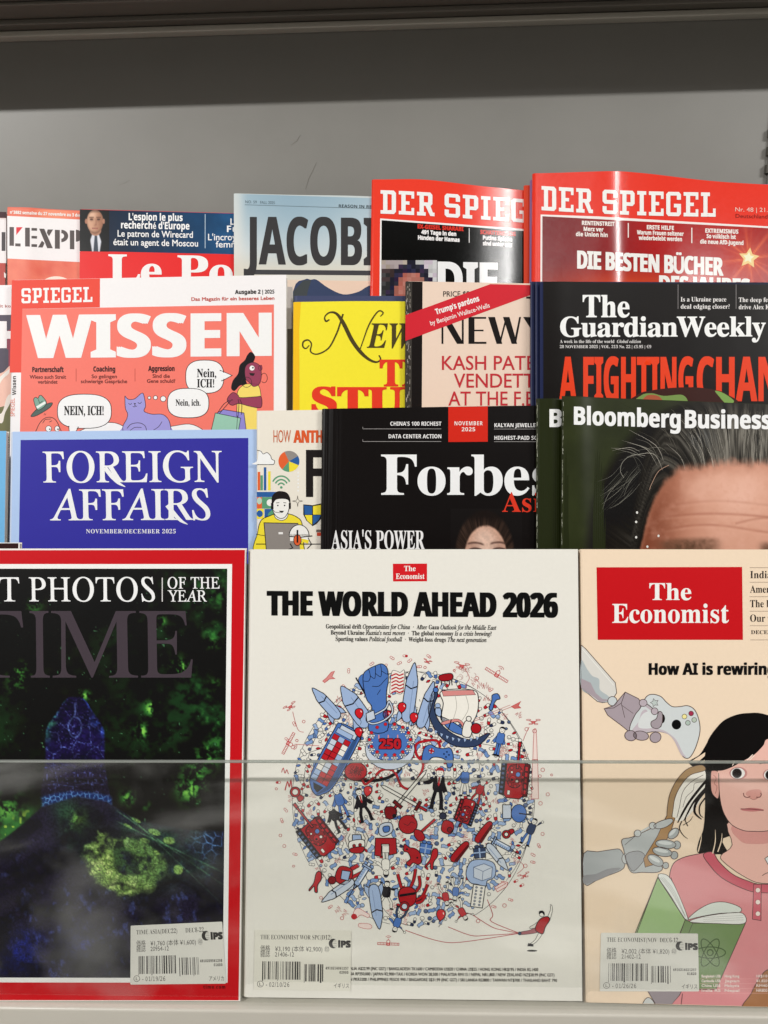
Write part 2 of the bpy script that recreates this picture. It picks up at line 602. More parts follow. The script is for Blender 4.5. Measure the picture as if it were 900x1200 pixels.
RS = np.random.RandomState(7)
TABLE = RS.rand(256, 256)
def vnoise(x, y, sc=1.0, seed=0):
    x = x * sc + seed * 17.31; y = y * sc + seed * 9.77
    xi, yi = np.floor(x).astype(int), np.floor(y).astype(int)
    fx, fy = x - xi, y - yi
    fx = fx * fx * (3 - 2 * fx); fy = fy * fy * (3 - 2 * fy)
    g = lambda a, b: TABLE[a % 256, b % 256]
    return (g(xi, yi) * (1 - fx) + g(xi + 1, yi) * fx) * (1 - fy) + (g(xi, yi + 1) * (1 - fx) + g(xi + 1, yi + 1) * fx) * fy
def fbm(x, y, sc=1.0, oct=4, seed=0):
    r = 0; a = 0.5; tot = 0
    for k in range(oct):
        r = r + a * vnoise(x, y, sc * 2 ** k, seed + k); tot += a; a *= 0.5
    return r / tot
def cells(x, y, sc, seed=0, jit=0.9):
    """distance to the border between irregular cells (for scales and plates)"""
    x = x * sc; y = y * sc
    xi, yi = np.floor(x), np.floor(y)
    d1 = np.full(x.shape, 9.0); d2 = np.full(x.shape, 9.0)
    for i in (-1, 0, 1):
        for j in (-1, 0, 1):
            a, b = (xi + i).astype(int), (yi + j).astype(int)
            qx = a + 0.5 + jit * (TABLE[(a + seed * 31) % 256, b % 256] - 0.5)
            qy = b + 0.5 + jit * (TABLE[(a + 77 + seed) % 256, (b + 41) % 256] - 0.5)
            d = np.hypot(x - qx, y - qy)
            d2 = np.where(d < d1, d1, np.minimum(d2, d)); d1 = np.minimum(d1, d)
    return d2 - d1
def mix(a, b, t):
    t = np.clip(t, 0, 1)[:, None]
    return np.asarray(a, float) * (1 - t) + np.asarray(b, float) * t
def bump(x, y, cx, cy, r):
    return np.exp(-((x - cx) ** 2 + (y - cy) ** 2) / (r * r))
def sstep(a, b, x):
    t = np.clip((x - a) / (b - a), 0, 1)
    return t * t * (3 - 2 * t)
# ------------------------------------------------------------------ the rack
GREY = metal_paint('grey_sheet_metal', '82807b', 0.36, 0.5, 0.10, 8)
GREYD = metal_paint('grey_shelf_metal', '6f6a62', 0.5, 0.4, 0.05, 25)
LEDGE = metal_paint('pale_ledge_metal', 'c2bdb2', 0.32, 0.5, 0.05, 22)
DARK = metal_paint('dark_slot', '57544e', 0.7, 0.2, 0.05, 22)

WALL_Y = 0.708
def wall(px, py, y=WALL_Y):
    d = ray(px, py)
    return CN + d * ((y - CN[1]) / d[1])
def level(px, py, z):
    d = ray(px, py)
    return CN + d * ((z - CN[2]) / d[2])

rack = thing('magazine_rack', 'grey sheet metal magazine rack with stepped tiers under an upper shelf', 'magazine rack', (0, WALL_Y, T1.zshelf))
RINV = Matrix.Translation((0, -WALL_Y, -T1.zshelf))
def rack_part(name, boxes, mat, bevel=0.0, parent=rack):
    bm = bmesh.new()
    for lo, hi in boxes:
        box_bm(bm, lo, hi)
    bm.transform(RINV)
    return bm_obj(name, bm, mat, parent, bevel)

ZTOP = wall(450, 35)[2]                       # where the underside of the upper shelf meets the wall
XL, XR = -0.62, 0.62
back = rack_part('back_panel', [((XL, WALL_Y, T1.zshelf - 0.05), (XR, WALL_Y + 0.012, ZTOP + 0.42))], GREY)
# upper shelf: plate, front lip, the angle rail against the wall
FRONT = 0.104
rack_part('upper_shelf', [((XL, WALL_Y - FRONT, ZTOP + 0.004), (XR, WALL_Y - 0.0005, ZTOP + 0.022))], GREYD, 0.0012)
rack_part('shelf_rail', [((XL, WALL_Y - 0.012, ZTOP - 0.001), (XR, WALL_Y - 0.001, ZTOP + 0.0035))], LEDGE, 0.0008)
rack_part('shelf_rail', [((XL, WALL_Y - 0.0335, ZTOP - 0.0005), (XR, WALL_Y - 0.030, ZTOP + 0.0035))], GREYD, 0.0008)
rack_part('shelf_rail', [((XL, WALL_Y - 0.064, ZTOP + 0.001), (XR, WALL_Y - 0.060, ZTOP + 0.0035))], GREYD, 0.0008)
# slotted upright at the right end of the wall
ux = wall(902.5, 160)[0]
up = rack_part('upright', [((ux, WALL_Y - 0.004, T1.zshelf), (ux + 0.03, WALL_Y - 0.0005, ZTOP - 0.002))], GREY, 0.0006)
for yy in (157, 178, 199):
    c = wall(897, yy)
    rack_part('slot', [((ux - 0.0026, WALL_Y - 0.0045, c[2] - 0.0035), (ux + 0.0030, WALL_Y - 0.0004, c[2] + 0.0035))], DARK, 0, up).location
# hairline scratches in the paint of the wall
def scratch(pts, w):
    bm = bmesh.new()
    P = [wall(x, y, WALL_Y - 0.0002) for x, y in pts]
    n = len(P)
    for i, p in enumerate(P):
        ww = w * (0.3 + 0.7 * math.sin(math.pi * (i + 0.5) / n))
        bm.verts.new((p[0] - ww, p[1], p[2])); bm.verts.new((p[0] + ww, p[1], p[2]))
    bm.verts.ensure_lookup_table()
    for i in range(n - 1):
        bm.faces.new([bm.verts[2 * i], bm.verts[2 * i + 1], bm.verts[2 * i + 3], bm.verts[2 * i + 2]])
    bm.transform(RINV)
    bm_obj('scratch', bm, GREYD, back)
scratch([(371, 190), (367, 199), (362, 209), (358, 222)], 0.0002)
scratch([(352, 158), (348, 165), (341, 170)], 0.00025)
scratch([(152, 211), (147, 214), (139, 217)], 0.0002)

# stepped tiers: plate + leaning panel behind the magazines
for T, fr, hp in ((T2, 0.030, 0.13), (T3, 0.029, 0.15), (T4, 0.036, 0.17)):
    z = T.zshelf
    yb = T.p0[1] + (z - T.p0[2]) * math.tan(rad(15))
    rack_part('tier_plate', [((XL, yb - fr, z - 0.0025), (XR, yb + 0.014, z - 0.0003))], GREY)
    bm = bmesh.new(); box_bm(bm, (XL, 0, 0), (XR, 0.0015, hp))
    bm.transform(Matrix.Translation((0, yb + 0.009, z)) @ Matrix.Rotation(rad(-15), 4, 'X'))
    bm.transform(RINV)
    bm_obj('tier_panel', bm, GREY, rack)
# lowest ledge with its rounded front edge and the face below it
z = T1.zshelf
yb = T1.p0[1] + (z - T1.p0[2]) * math.tan(rad(15))
yf = level(450, 1186.5, z)[1]
rack_part('front_ledge', [((XL, yf, z - 0.110), (XR, yb + 0.03, z - 0.0002))], LEDGE, 0.0016)
bm = bmesh.new(); box_bm(bm, (XL, 0, 0), (XR, 0.0015, 0.258))
bm.transform(Matrix.Translation((0, yb + 0.009, z)) @ Matrix.Rotation(rad(-15), 4, 'X')); bm.transform(RINV)
bm_obj('tier_panel', bm, GREY, rack)

# clear acrylic guard standing on the ledge in front of the lowest tier
acr = bpy.data.materials.new('clear_acrylic')
acr.use_nodes = True
n, l = acr.node_tree.nodes, acr.node_tree.links
n.remove(n['Principled BSDF'])
tr = n.new('ShaderNodeBsdfTransparent'); tr.inputs[0].default_value = (0.985, 0.99, 0.982, 1)
gl = n.new('ShaderNodeBsdfGlossy'); gl.inputs['Roughness'].default_value = 0.03
lw = n.new('ShaderNodeLayerWeight'); lw.inputs['Blend'].default_value = 0.5
pw = n.new('ShaderNodeMath'); pw.operation = 'POWER'; pw.inputs[1].default_value = 5.0
fz = n.new('ShaderNodeMath'); fz.operation = 'MULTIPLY_ADD'; fz.inputs[1].default_value = 0.96; fz.inputs[2].default_value = 0.045
l.new(lw.outputs['Facing'], pw.inputs[0]); l.new(pw.outputs[0], fz.inputs[0])
df = n.new('ShaderNodeBsdfDiffuse'); df.inputs[0].default_value = (0.75, 0.75, 0.72, 1)
t = n.new('ShaderNodeTexCoord'); sp = n.new('ShaderNodeTexNoise'); sp.inputs['Scale'].default_value = 14; sp.inputs['Detail'].default_value = 8
r = n.new('ShaderNodeMapRange'); r.inputs['From Min'].default_value = 0.5; r.inputs['From Max'].default_value = 0.8; r.inputs['To Max'].default_value = 0.12
m1 = n.new('ShaderNodeMixShader'); m2 = n.new('ShaderNodeMixShader')
l.new(t.outputs['Object'], sp.inputs['Vector']); l.new(sp.outputs['Fac'], r.inputs['Value'])
l.new(fz.outputs[0], m1.inputs[0]); l.new(tr.outputs[0], m1.inputs[1]); l.new(gl.outputs[0], m1.inputs[2])
l.new(r.outputs['Result'], m2.inputs[0]); l.new(m1.outputs[0], m2.inputs[1]); l.new(df.outputs[0], m2.inputs[2])
l.new(m2.outputs[0], n['Material Output'].inputs['Surface'])
edge = bpy.data.materials.new('acrylic_polished_edge')
edge.use_nodes = True
n, l = edge.node_tree.nodes, edge.node_tree.links
b = n['Principled BSDF']; b.inputs['Base Color'].default_value = (0.46, 0.48, 0.45, 1); b.inputs['Roughness'].default_value = 0.25
trn = n.new('ShaderNodeBsdfTransparent'); trn.inputs[0].default_value = (0.75, 0.78, 0.75, 1)
mm = n.new('ShaderNodeMixShader'); mm.inputs[0].default_value = 0.42
l.new(trn.outputs[0], mm.inputs[1]); l.new(b.outputs[0], mm.inputs[2]); l.new(mm.outputs[0], n['Material Output'].inputs['Surface'])

GLEAN = 1.0
gy = yf + 0.0035
ga = rad(GLEAN)
# height of the guard from the photo: top edge near y = 893 in the middle
d = ray(450, 893.0)
tt = ((gy - CN[1]) + math.tan(ga) * (CN[2] - z)) / (d[1] - math.tan(ga) * d[2])
gz = (CN + d * tt)[2] - z
gh = gz / math.cos(ga)
guard = thing('acrylic_guard', 'clear acrylic guard sheet standing on the ledge across the lowest magazines', 'clear guard', (0, gy, z))
guard.rotation_euler = (-ga, 0, 0)
TH = 0.0021
V = [(x, y, zz) for zz in (0.0002, gh) for y in (0, TH) for x in (XL, XR)]
link_mesh('clear_sheet', V, [(0, 1, 5, 4), (2, 6, 7, 3)], [acr], None, guard)
V2 = [(XL, 0, gh), (XR, 0, gh), (XR, TH, gh), (XL, TH, gh)]
bm = bmesh.new(); box_bm(bm, (XL, 0.0001, gh - 0.0009), (XR, TH - 0.0001, gh + 0.0002))
bm_obj('polished_edge', bm, edge, guard, 0.0003)
# ------------------------------------------------------------------ slab lettering for the red news weeklies
def slab(p, word, x0, x1, yb, cap, c, ly=50, slope=0.0, sw=0.2, curve=None, gap=0.13):
    """square slab-serif capitals on a 1-unit cap height"""
    s = sw; h = 0.15; w = 0.72; e = 0.12
    def O(pts): return pts
    def I(x): return [[(x, 0), (x + s + 2 * e, 0), (x + s + 2 * e, h), (x + s + e, h), (x + s + e, 1 - h), (x + s + 2 * e, 1 - h), (x + s + 2 * e, 1), (x, 1), (x, 1 - h), (x + e, 1 - h), (x + e, h), (x, h)]]
    G = {}
    stem = lambda: [[(0, 0), (e + s + 0.02, 0), (e + s + 0.02, h), (e + s, h), (e + s, 1 - h), (e + s + .02, 1 - h), (e + s + .02, 1), (0, 1), (0, 1 - h), (e, 1 - h), (e, h), (0, h)]]
    G['I'] = (I(0), s + 2 * e)
    G['D'] = (stem() + [[(e + s, 1), (w - 0.1, 1), (w, 0.9), (w, 0.1), (w - 0.1, 0), (e + s, 0), (e + s, h), (w - s, h + .02), (w - s, 1 - h - .02), (e + s, 1 - h)]], w)
    G['E'] = (stem() + [[(e + s, 1), (w, 1), (w, 0.70), (w - .13, 0.70), (w - .13, 1 - h), (e + s, 1 - h)], [(e + s, 0), (w, 0), (w, 0.30), (w - .13, 0.30), (w - .13, h), (e + s, h)], [(e + s, .43), (w - .22, .43), (w - .22, .57), (e + s, .57)]], w)
    G['L'] = (I(0) + [[(e + s, 0), (w, 0), (w, 0.34), (w - .13, 0.34), (w - .13, h), (e + s, h)]], w)
    G['P'] = (stem() + [[(e + s, 0), (2 * e + s, 0), (2 * e + s, h), (e + s, h)], [(e + s, 1), (w - 0.1, 1), (w, 0.9), (w, 0.47), (w - .1, 0.37), (e + s, 0.37), (e + s, 0.37 + h), (w - s, 0.37 + h), (w - s, 1 - h), (e + s, 1 - h)]], w)
    G['R'] = (stem() + [[(e + s, 0), (2 * e + s - .03, 0), (2 * e + s - .03, h), (e + s, h)], [(e + s, 1), (w - 0.1, 1), (w, 0.9), (w, 0.52), (w - .1, 0.42), (e + s, 0.42), (e + s, 0.42 + h), (w - s, 0.42 + h), (w - s, 1 - h), (e + s, 1 - h)], [(w - s - .12, 0.42), (w - .09, 0.42), (w + .02, h), (w + .1, h), (w + .1, 0), (w - .1, 0)]], w + .08)
    G['S'] = ([[(0, .9), (.1, 1), (w - .1, 1), (w, .9), (w, .68), (w - s, .68), (w - s, 1 - h), (s, 1 - h), (s, .58), (w - .1, .58), (w, .48), (w, .1), (w - .1, 0), (.1, 0), (0, .1), (0, .32), (s, .32), (s, h), (w - s, h), (w - s, .42), (.1, .42), (0, .52)]], w)
    G['G'] = ([[(0, .9), (.1, 1), (w - .1, 1), (w, .9), (w, .68), (w - s, .68), (w - s, 1 - h), (s, 1 - h), (s, h), (w - s, h), (w - s, .36), (w * .52, .36), (w * .52, .36 + h), (w, .36 + h), (w, .1), (w - .1, 0), (.1, 0), (0, .1)]], w)
    x = 0; items = []
    for ch in word:
        if ch == ' ':
            x += 0.36; continue
        polys, wd = G[ch]
        for q in polys: items.append([(a + x, b) for a, b in q])
        x += wd + gap
    tot = x - gap
    k = (x1 - x0) / tot
    for j, q in enumerate(items):
        r = []
        for a, b in q:
            X = x0 + a * k; Y = yb - b * cap + slope * (X - x0)
            if curve: Y += curve(X)
            r.append((X, Y))
        p.poly(r, c, ly + (j % 3) * 0.1)

def gauss(a, m, w): return lambda u: a * np.exp(-((u - m) / w) ** 2)

# =================================================================== back tier
# --- far left, cut by the frame
m = Mag('narrow strip of a red and white magazine at the far left of the back row', T4, 0.002, (-150, 243), (7.5, 248.5), thick=0.003, paper='b4473f')
p = Part(m, 'cover_print')
p.rect(-150, 243, 7.4, 250, '3a1c22', 4, 0.035); p.rect(-150, 252.5, 7.4, 256, 'dcd2d0', 4, 0.02); p.rect(-150, 255, 7.4, 306, 'e9e5e5', 5, 0.015)
p.rect(2, 272, 6.4, 294, '4a4446', 20, 0.03); p.rect(-40, 272, -10, 294, '4a4446', 20)
p.poly([(4.8, 319), (7, 321), (7, 326), (5, 325)], 'f2e8e2', 20)
p.build()

# --- salmon and white weekly with stencilled grey letters
m = Mag('salmon and white magazine with grey stencilled capitals, back row', T4, 0.006, (8, 242.5), (215, 253), le=(9, 330), thick=0.003, paper='de6d59', bend=gauss(0.0012, 0.02, 0.012))
p = Part(m, 'cover_art')
def f(x, y):
    n = fbm(x, y, 0.05, 4, 3)
    c = mix((214, 92, 74), (236, 140, 112), n * 1.4 - 0.2)
    d = sstep(-4, 4, (y - 306) * 1.0 - (x - 10) * 1.2)
    return mix(c, (238, 150, 116), bump(x, y, 60, 246, 22) * .8)
raster(m, 'cover_picture', [(8.6, 243.5), (214, 253.5), (214, 420), (9, 420)], 2.4, f, 2)
p.poly([(8.5, 253), (214, 263.5), (214, 313), (8.8, 303)], 'ece8e8', 14)
p.blob([(70, 352), (50, 345), (47, 333), (58, 325), (72, 324.5), (84, 331), (88, 345)], 'f3ded0', 14)
p.build()
p = Part(m, 'masthead')
G1 = '58504f'; k = 0.035
def R(x0, y0, x1, y1, c=G1): p.rect(x0, y0 + k * (x0 - 11), x1, y1 + k * (x0 - 11), c, 30, k)
R(11.2, 266, 16.4, 288); R(18, 285, 24.2, 288.4)
p.poly([(19.2, 266.3), (26.6, 266.3), (19.2, 275.5)], 'd8303a', 30)
R(29.5, 266.2, 35, 288.2); R(37, 266.3, 43.5, 269.4); R(37, 275.6, 43.5, 278.6); R(37, 285.2, 43.5, 288.4)
p.poly([(46, 268), (52, 268.2), (62, 291), (55.5, 291)], G1, 30); p.poly([(56, 269), (62.3, 269), (57.5, 277), (55, 273)], G1, 30); p.poly([(44.7, 290), (50, 290.2), (52.3, 285), (49.3, 282)], G1, 30)
R(64.4, 267.5, 70.2, 289.6); p.ell(72, 276.6, 8, 7.2, G1, 30, a0=-90, a1=90); p.ell(72, 276.6, 3.2, 3.2, 'ece8e8', 31, a0=-90, a1=90)
R(82, 267.5, 87.2, 289.6); p.ell(89, 276.3, 8, 7, G1, 30, a0=-90, a1=90)
R(100, 267, 116, 289.6); R(120, 267, 134, 289.6); R(138, 267, 152, 289.6)
p.text('n°3882 semaine du 27 novembre au 3 décembre 2025', 'b', 12, 118, 250.4, 3.6, 'f6e6e0', 30, 0.1, slope=0.045)
p.build()

# --- blue-banded weekly with a man in a suit in the corner
m = Mag('magazine with a navy banner and small portrait of a man in a black suit', T4, 0.010, (93.5, 245), (318, 251), le=(93, 330), thick=0.0035, paper='e23332', rough=.38)
p = Part(m, 'cover_art')
def f(x, y):
    t = (x - 128) / 150
    return mix(mix((16, 34, 56), (38, 92, 140), t), (18, 30, 50), 0.35 * fbm(x, y, 0.09, 3, 8))
raster(m, 'cover_picture', [(93.5, 245.4), (317, 251.3), (317, 299), (93.5, 294)], 2.0, f, 2)
p.poly([(93.5, 295), (127, 295.5), (317, 300), (317, 420), (92.5, 420)], 'e12f2f', 3)
p.rect(240, 251, 240.9, 291, 'a9bccd', 20)
p.build()
def man(x, y):
    n = fbm(x, y, .2, 3, 7); n3 = fbm(x, y, .6, 2, 17)
    c = mix((13, 12, 13), (20, 20, 22), n)
    fx = (x - 111.4) / 9.8
    fd = np.hypot(fx, (y - 259) / np.where(y > 259, 15, 13.4))
    # white shirt, dark suit, tie
    sh = sstep(1, -1, np.abs(x - 112) - (y - 268) * .36 - 1.5) * sstep(266, 270, y)
    c = mix(c, (214, 216, 224), sh * sstep(1, -1, np.abs(x - 112.4) - np.maximum(1, 8.5 - (y - 270) * .16)))
    c = mix(c, (62, 70, 82), sstep(.6, -.4, np.abs(x - 112.4) - 1.3 - (y - 276) * .08) * sstep(275, 277, y))
    c = mix(c, (170, 124, 100), sstep(1, .8, np.hypot((x - 112) / 7.4, (y - 270) / 7)))
    s = mix((206, 160, 132), (160, 112, 88), sstep(.1, 1.0, fx * .6 + .45) + .2 * (n - .5))
    s = mix(s, (226, 186, 160), bump(x, y, 108.6, 252, 4.5) * .7)
    s = mix(s, (120, 84, 68), (bump(x, y, 107.4, 257, 2.2) + bump(x, y, 115.4, 257, 2.2)) * .75)
    s = mix(s, (44, 30, 26), (np.exp(-((y - 257.2) / .7) ** 2) * (np.abs(np.abs(x - 111.4) - 4) < 1.6)) * .8)
    s = mix(s, (92, 62, 50), (np.exp(-((y - 254.8) / .7) ** 2) * (np.abs(np.abs(x - 111.4) - 4.2) < 2.6)) * .7)
    s = mix(s, (146, 100, 80), np.exp(-((x - 112.6) / .8) ** 2) * sstep(256, 259, y) * sstep(264.5, 263, y) * .6 + bump(x, y, 111.8, 264, 1.6) * .5)
    s = mix(s, (140, 78, 70), np.exp(-((y - 267.6) / .8) ** 2) * (np.abs(x - 111.4) < 3.6) * .75)
    s = mix(s, (110, 80, 64), sstep(268, 274, y) * .4 + sstep(.75, 1, fd) * .4)
    s = mix(s, (96, 72, 60), sstep(250.5, 247.5, y) * .5)
    c = mix(c, s, sstep(1.04, .94, fd))
    for ex in (101, 121.6): c = mix(c, (184, 130, 106), sstep(1.1, .8, np.hypot((x - ex) / 1.5, (y - 259.4) / 3.2)) * .9)
    return c
raster(m, 'portrait', [(93.8, 245.6), (128, 246.6), (128, 295), (93.4, 294.4)], .55, man, 10)
p = Part(m, 'headlines')
for a in (("L'espion le plus", 'b', 151, 214, 258), ("recherché d'Europe", 'b', 142, 222, 267.6)):
    p.text(*a[:5], 8.2, 'f4f4f4', 30, 0.12, slope=.018)
for a in (("Le patron de Wirecard", 'r', 138, 226, 277.2), ("était un agent de Moscou", 'r', 133, 232, 287.2)):
    p.text(*a[:5], 7.4, 'f4f4f4', 30, 0.12, slope=.018)
p.text("L", 'b', 270, 274.5, 263.5, 7.5, 'f4f4f4', 30); p.text("Fu", 'b', 266, 279, 272, 7.5, 'f4f4f4', 30); p.text("L'incroy", 'r', 244, 277, 281.6, 7.4, 'f4f4f4', 30, .1); p.text("femm", 'r', 253, 279, 290, 7.4, 'f4f4f4', 30, .1)
p.build()
p = Part(m, 'masthead')
p.text('Le Poi', 'S', 127.5, 290, 333, 34.5, 'f4efec', 30, 0.5, slope=.015, res=6)
p.build()

# --- pale blue quarterly with tall condensed black title
m = Mag('pale blue magazine with tall condensed charcoal capitals and a dark rule beneath', T4, 0.014, (273.5, 226.5), (566, 236), le=(274.5, 330), thick=0.003, paper='c3cbca', bend=gauss(0.0025, 0.11, 0.05), rough=.4)
def f(x, y):
    c = mix((150, 176, 190), (203, 212, 214), sstep(226, 300, y) * .8 + .25 * fbm(x, y, 0.02, 2, 4))
    c = mix(c, (226, 224, 216), sstep(18, 2, x - 274) * .7)
    c = mix(c, (214, 210, 196), sstep(285, 322, y))
    return mix(c, (130, 158, 176), bump(x, y, 350, 232, 55) * .5)
raster(m, 'cover_picture', [(274, 227), (566, 236.4), (566, 420), (274.6, 420)], 2.6, f, 2)
p = Part(m, 'masthead')
p.text('JACOBIN', 'b', 286.5, 474, 309.5, 55, '3b3a3b', 30, .8, .3, slope=.008, res=6)
p.line([(287, 240), (470, 245.5)], .6, '6d7c84', 28); p.poly([(287, 316), (437, 317.2), (560, 318.4), (560, 324), (437, 322.8), (287, 321.6)], '444446', 28)
p.text('NO. 59', 'r', 287.5, 301, 238.2, 3.3, '5e6d76', 30, slope=.02); p.text('FALL 2025', 'r', 305, 322, 238.9, 3.3, '5e6d76', 30, slope=.02); p.text('REASON IN REVOLT', 'b', 397, 450, 243, 3.4, '3e474c', 30, slope=.03)
p.build()
p = Part(m, 'cover_art')
p.poly([(287, 327.5), (560, 331), (560, 420), (287, 420)], '454749', 20)
p.poly([(287, 328), (360, 328), (344, 343), (338, 420), (287, 420)], 'dfcbb9', 22); p.poly([(364, 328.4), (438, 329.4), (560, 331), (560, 350), (438, 350), (410, 350), (366, 350)], 'e6c9b4', 22)
p.poly(catmull([(343.6, 341), (357, 327.6), (364, 327.8), (371, 327.8), (384, 337), (402, 345), (420, 342), (437, 334), (470, 340), (470, 420), (338, 420)], n=4), '3a4562', 23)
p.poly([(356, 328.6), (365, 328.2), (361, 340), (358, 356), (343, 356), (344, 341)], '43484a', 25)
p.build()

# --- red weekly, left one
m = Mag('red framed magazine with a black cover and a pixelated face', T4, 0.019, (435.5, 211.5), (720, 232.5), le=(433.5, 350), thick=0.004, paper='e8402f',
        bend=lambda u: 0.0042 * np.exp(-((u - 0.078) / 0.062) ** 2) + 0.0004 * np.exp(-((u - 0.122) / 0.016) ** 2), rough=.14, spec=1.3, bump=.02, topc=(0.0026, .20, .16))
sl = .0745
p = Part(m, 'cover_art')
p.poly([(445.5, 256), (617, 268.6), (712, 275.5), (712, 430), (444, 430)], 'f4efec', 8)
p.poly([(447.2, 258), (617, 271), (710, 278), (710, 430), (446.2, 430)], '09090b', 10)
p.rect(549.4, 267.6, 550.3, 284.5, 'e4e0e0', 20)
p.build()
p = Part(m, 'pixelated_portrait')
rr = random.Random(5)
for i in range(14):
    for j in range(20):
        x = 447.0 + i * 5.0; y = 305 + j * 5.0
        if i > 12: continue
        d = math.hypot((x - 480) / 27, (y - 352) / 44)
        sh = rr.uniform(-14, 14)
        if d < .82: c = (178 + sh - 22 * (x > 490), 112 + sh, 100 + sh)
        elif d < 1.08: c = (52 + sh * .8, 50 + sh * .8, 66 + sh)
        elif x > 485: c = (200 + sh, 196 + sh, 200 + sh) if y < 330 else (110 + sh, 118 + sh, 140 + sh)
        else: c = (168 + sh, 156 + sh, 150 + sh) if y < 311 else (70 + sh, 62 + sh, 62 + sh)
        if .3 < (y - 345) / 20 < .9 and 455 < x < 500: c = (140 + sh, 74 + sh, 70 + sh)
        c = tuple(int(max(0, min(255, q)) / 12) * 12 for q in c)
        p.rect(x, y, x + 5, y + 5, '%02x%02x%02x' % c, 14)
p.build()
p = Part(m, 'masthead')
slab(p, 'DER SPIEGEL', 446, 660, 250.5, 27.5, 'f4efec', 50, curve=lambda x: 10.6 * min(1.6, max(0, (x - 446) / 168)) ** 1.25)
p.build()
p = Part(m, 'headlines')
for a in (('EX-GEISEL SHARABI', 489.5, 543, 267.6, 'd5362b', 'b'), ('491 Tage in den', 494, 534.5, 274.2, 'efeaea', 'b'), ('Händen der Hamas', 490, 538.5, 280.6, 'efeaea', 'b'), ('SCHATTENKRIEG', 563, 604, 274.2, 'd5362b', 'b'), ('Putins Spione', 566, 600, 280.8, 'efeaea', 'b'), ('sind unter uns', 566, 600, 287.4, 'efeaea', 'b')):
    p.text(a[0], a[5], a[1], a[2], a[3], 4.6, a[4], 30, .22, slope=.06)
p.text('DIE', 'b', 514, 582, 349, 42, 'f4f2f2', 30, 1.2, .4, slope=0.02, res=6, track=.95)
p.build()

# --- copies standing between the two red weeklies
m = Mag('plain red magazine edge just left of the star cover', T4, 0.0265, (614, 217), (890, 222), le=(614, 340), thick=0.0035, paper='e0482f')
m = Mag('thin lilac magazine edge between two red ones', T4, 0.0315, (621.2, 210.5), (900, 216), le=(620.6, 340), thick=0.003, paper='9a6b9c', spine='8f6a9a')

# --- red weekly, right one
m = Mag('red framed magazine with a glowing star on its dark red cover', T4, 0.0365, (624, 204.5), (925, 217.5), le=(623, 332), thick=0.004, paper='e33a2b',
        bend=lambda u: 0.0052 * np.exp(-((u - 0.085) / 0.055) ** 2) + 0.0006 * np.exp(-((u - 0.068) / 0.012) ** 2), rough=.14, spec=1.3, bump=.02, topc=(0.0031, .30, .26))
p = Part(m, 'cover_art')
p.poly([(633.5, 251.4), (700, 253.6), (800, 259.5), (920, 266.5), (920, 420), (633, 420)], 'f2e6e2', 8)
p.build()
def f(x, y):
    c = mix((110, 22, 28), (176, 30, 30), sstep(640, 800, x) * .8 + .25 * fbm(x, y, 0.02, 3, 2))
    c = mix(c, (206, 74, 34), sstep(300, 345, y - (x - 760) * .02) * bump(x, y * 0, 740, 0, 95))
    c = mix(c, (140, 26, 30), sstep(850, 910, x) * .5)
    r = np.hypot(x - 878, y - 303); an = np.arctan2(y - 303, x - 878)
    ray_ = np.abs(np.cos(an * 4 + .5)) ** 30 + .5 * np.abs(np.cos(an * 5 + 1.2)) ** 40
    c = mix(c, (236, 120, 70), np.exp(-r / 16) * .8 + np.exp(-r / 34) * ray_ * .7)
    return c
raster(m, 'cover_picture', [(635.6, 253.4), (918, 268.3), (918, 420), (635, 420)], 1.5, f, 10, rough=.14)
p = Part(m, 'star')
q = []
for i in range(10):
    a = -math.pi / 2 + .12 + i * math.pi / 5; r = 12.5 if i % 2 == 0 else 6.2
    q.append((877.5 + r * math.cos(a), 302.5 + r * math.sin(a)))
p.poly(q, 'f0cf8e', 20)
q2 = [((x - 877.5) * .55 + 877, (y - 302.5) * .55 + 302) for x, y in q]
p.poly(q2, 'fbeec8', 22)
p.build()
p = Part(m, 'masthead')
slab(p, 'DER SPIEGEL', 634.5, 838.5, 246.5, 28.4, 'f4ece8', 50, slope=.038, curve=lambda x: 1.6 * math.sin((x - 634) / 204 * math.pi))
p.build()
p = Part(m, 'headlines')
W_ = 'f2e4de'
for a in (('RENTENSTREIT', 682, 720, 263.6), ('Merz ver', 684, 707, 270.6), ('die Union hin', 675, 712, 276.6), ('ERSTE HILFE', 758, 789.5, 268.6), ('Warum Frauen seltener', 746.5, 801, 274.6), ('wiederbelebt werden', 748.5, 799, 281), ('EXTREMISMUS', 826.5, 865, 272.6), ('So völkisch ist', 828, 862, 279), ('die neue AfD-Jugend', 820.5, 871, 285.4)):
    p.text(a[0], 'b', a[1], a[2], a[3], 4.7, W_, 30, .15, slope=.035)
p.rect(735.6, 261.5, 736.8, 278.5, W_, 30); p.rect(810, 267, 811.2, 285, W_, 30)
p.text('DIE BESTEN BÜCHER', 'b', 677, 847, 314.5, 20.5, 'f4ece8', 30, 0.75, .3, slope=.05, res=5, track=.94)
p.text('DES JAHRES', 'b', 773, 878, 343.5, 20.5, 'f4ece8', 30, .75, .3, slope=.04, res=5, track=.94)
p.text('Nr. 48 | 21.11.2025', 'r', 861.5, 926, 247.8, 4.8, 'f0c8bc', 30, slope=.02); p.text('Deutschland € 6,90', 'r', 862, 922, 255.4, 4.6, '7d1d18', 30, slope=.02)
p.build()
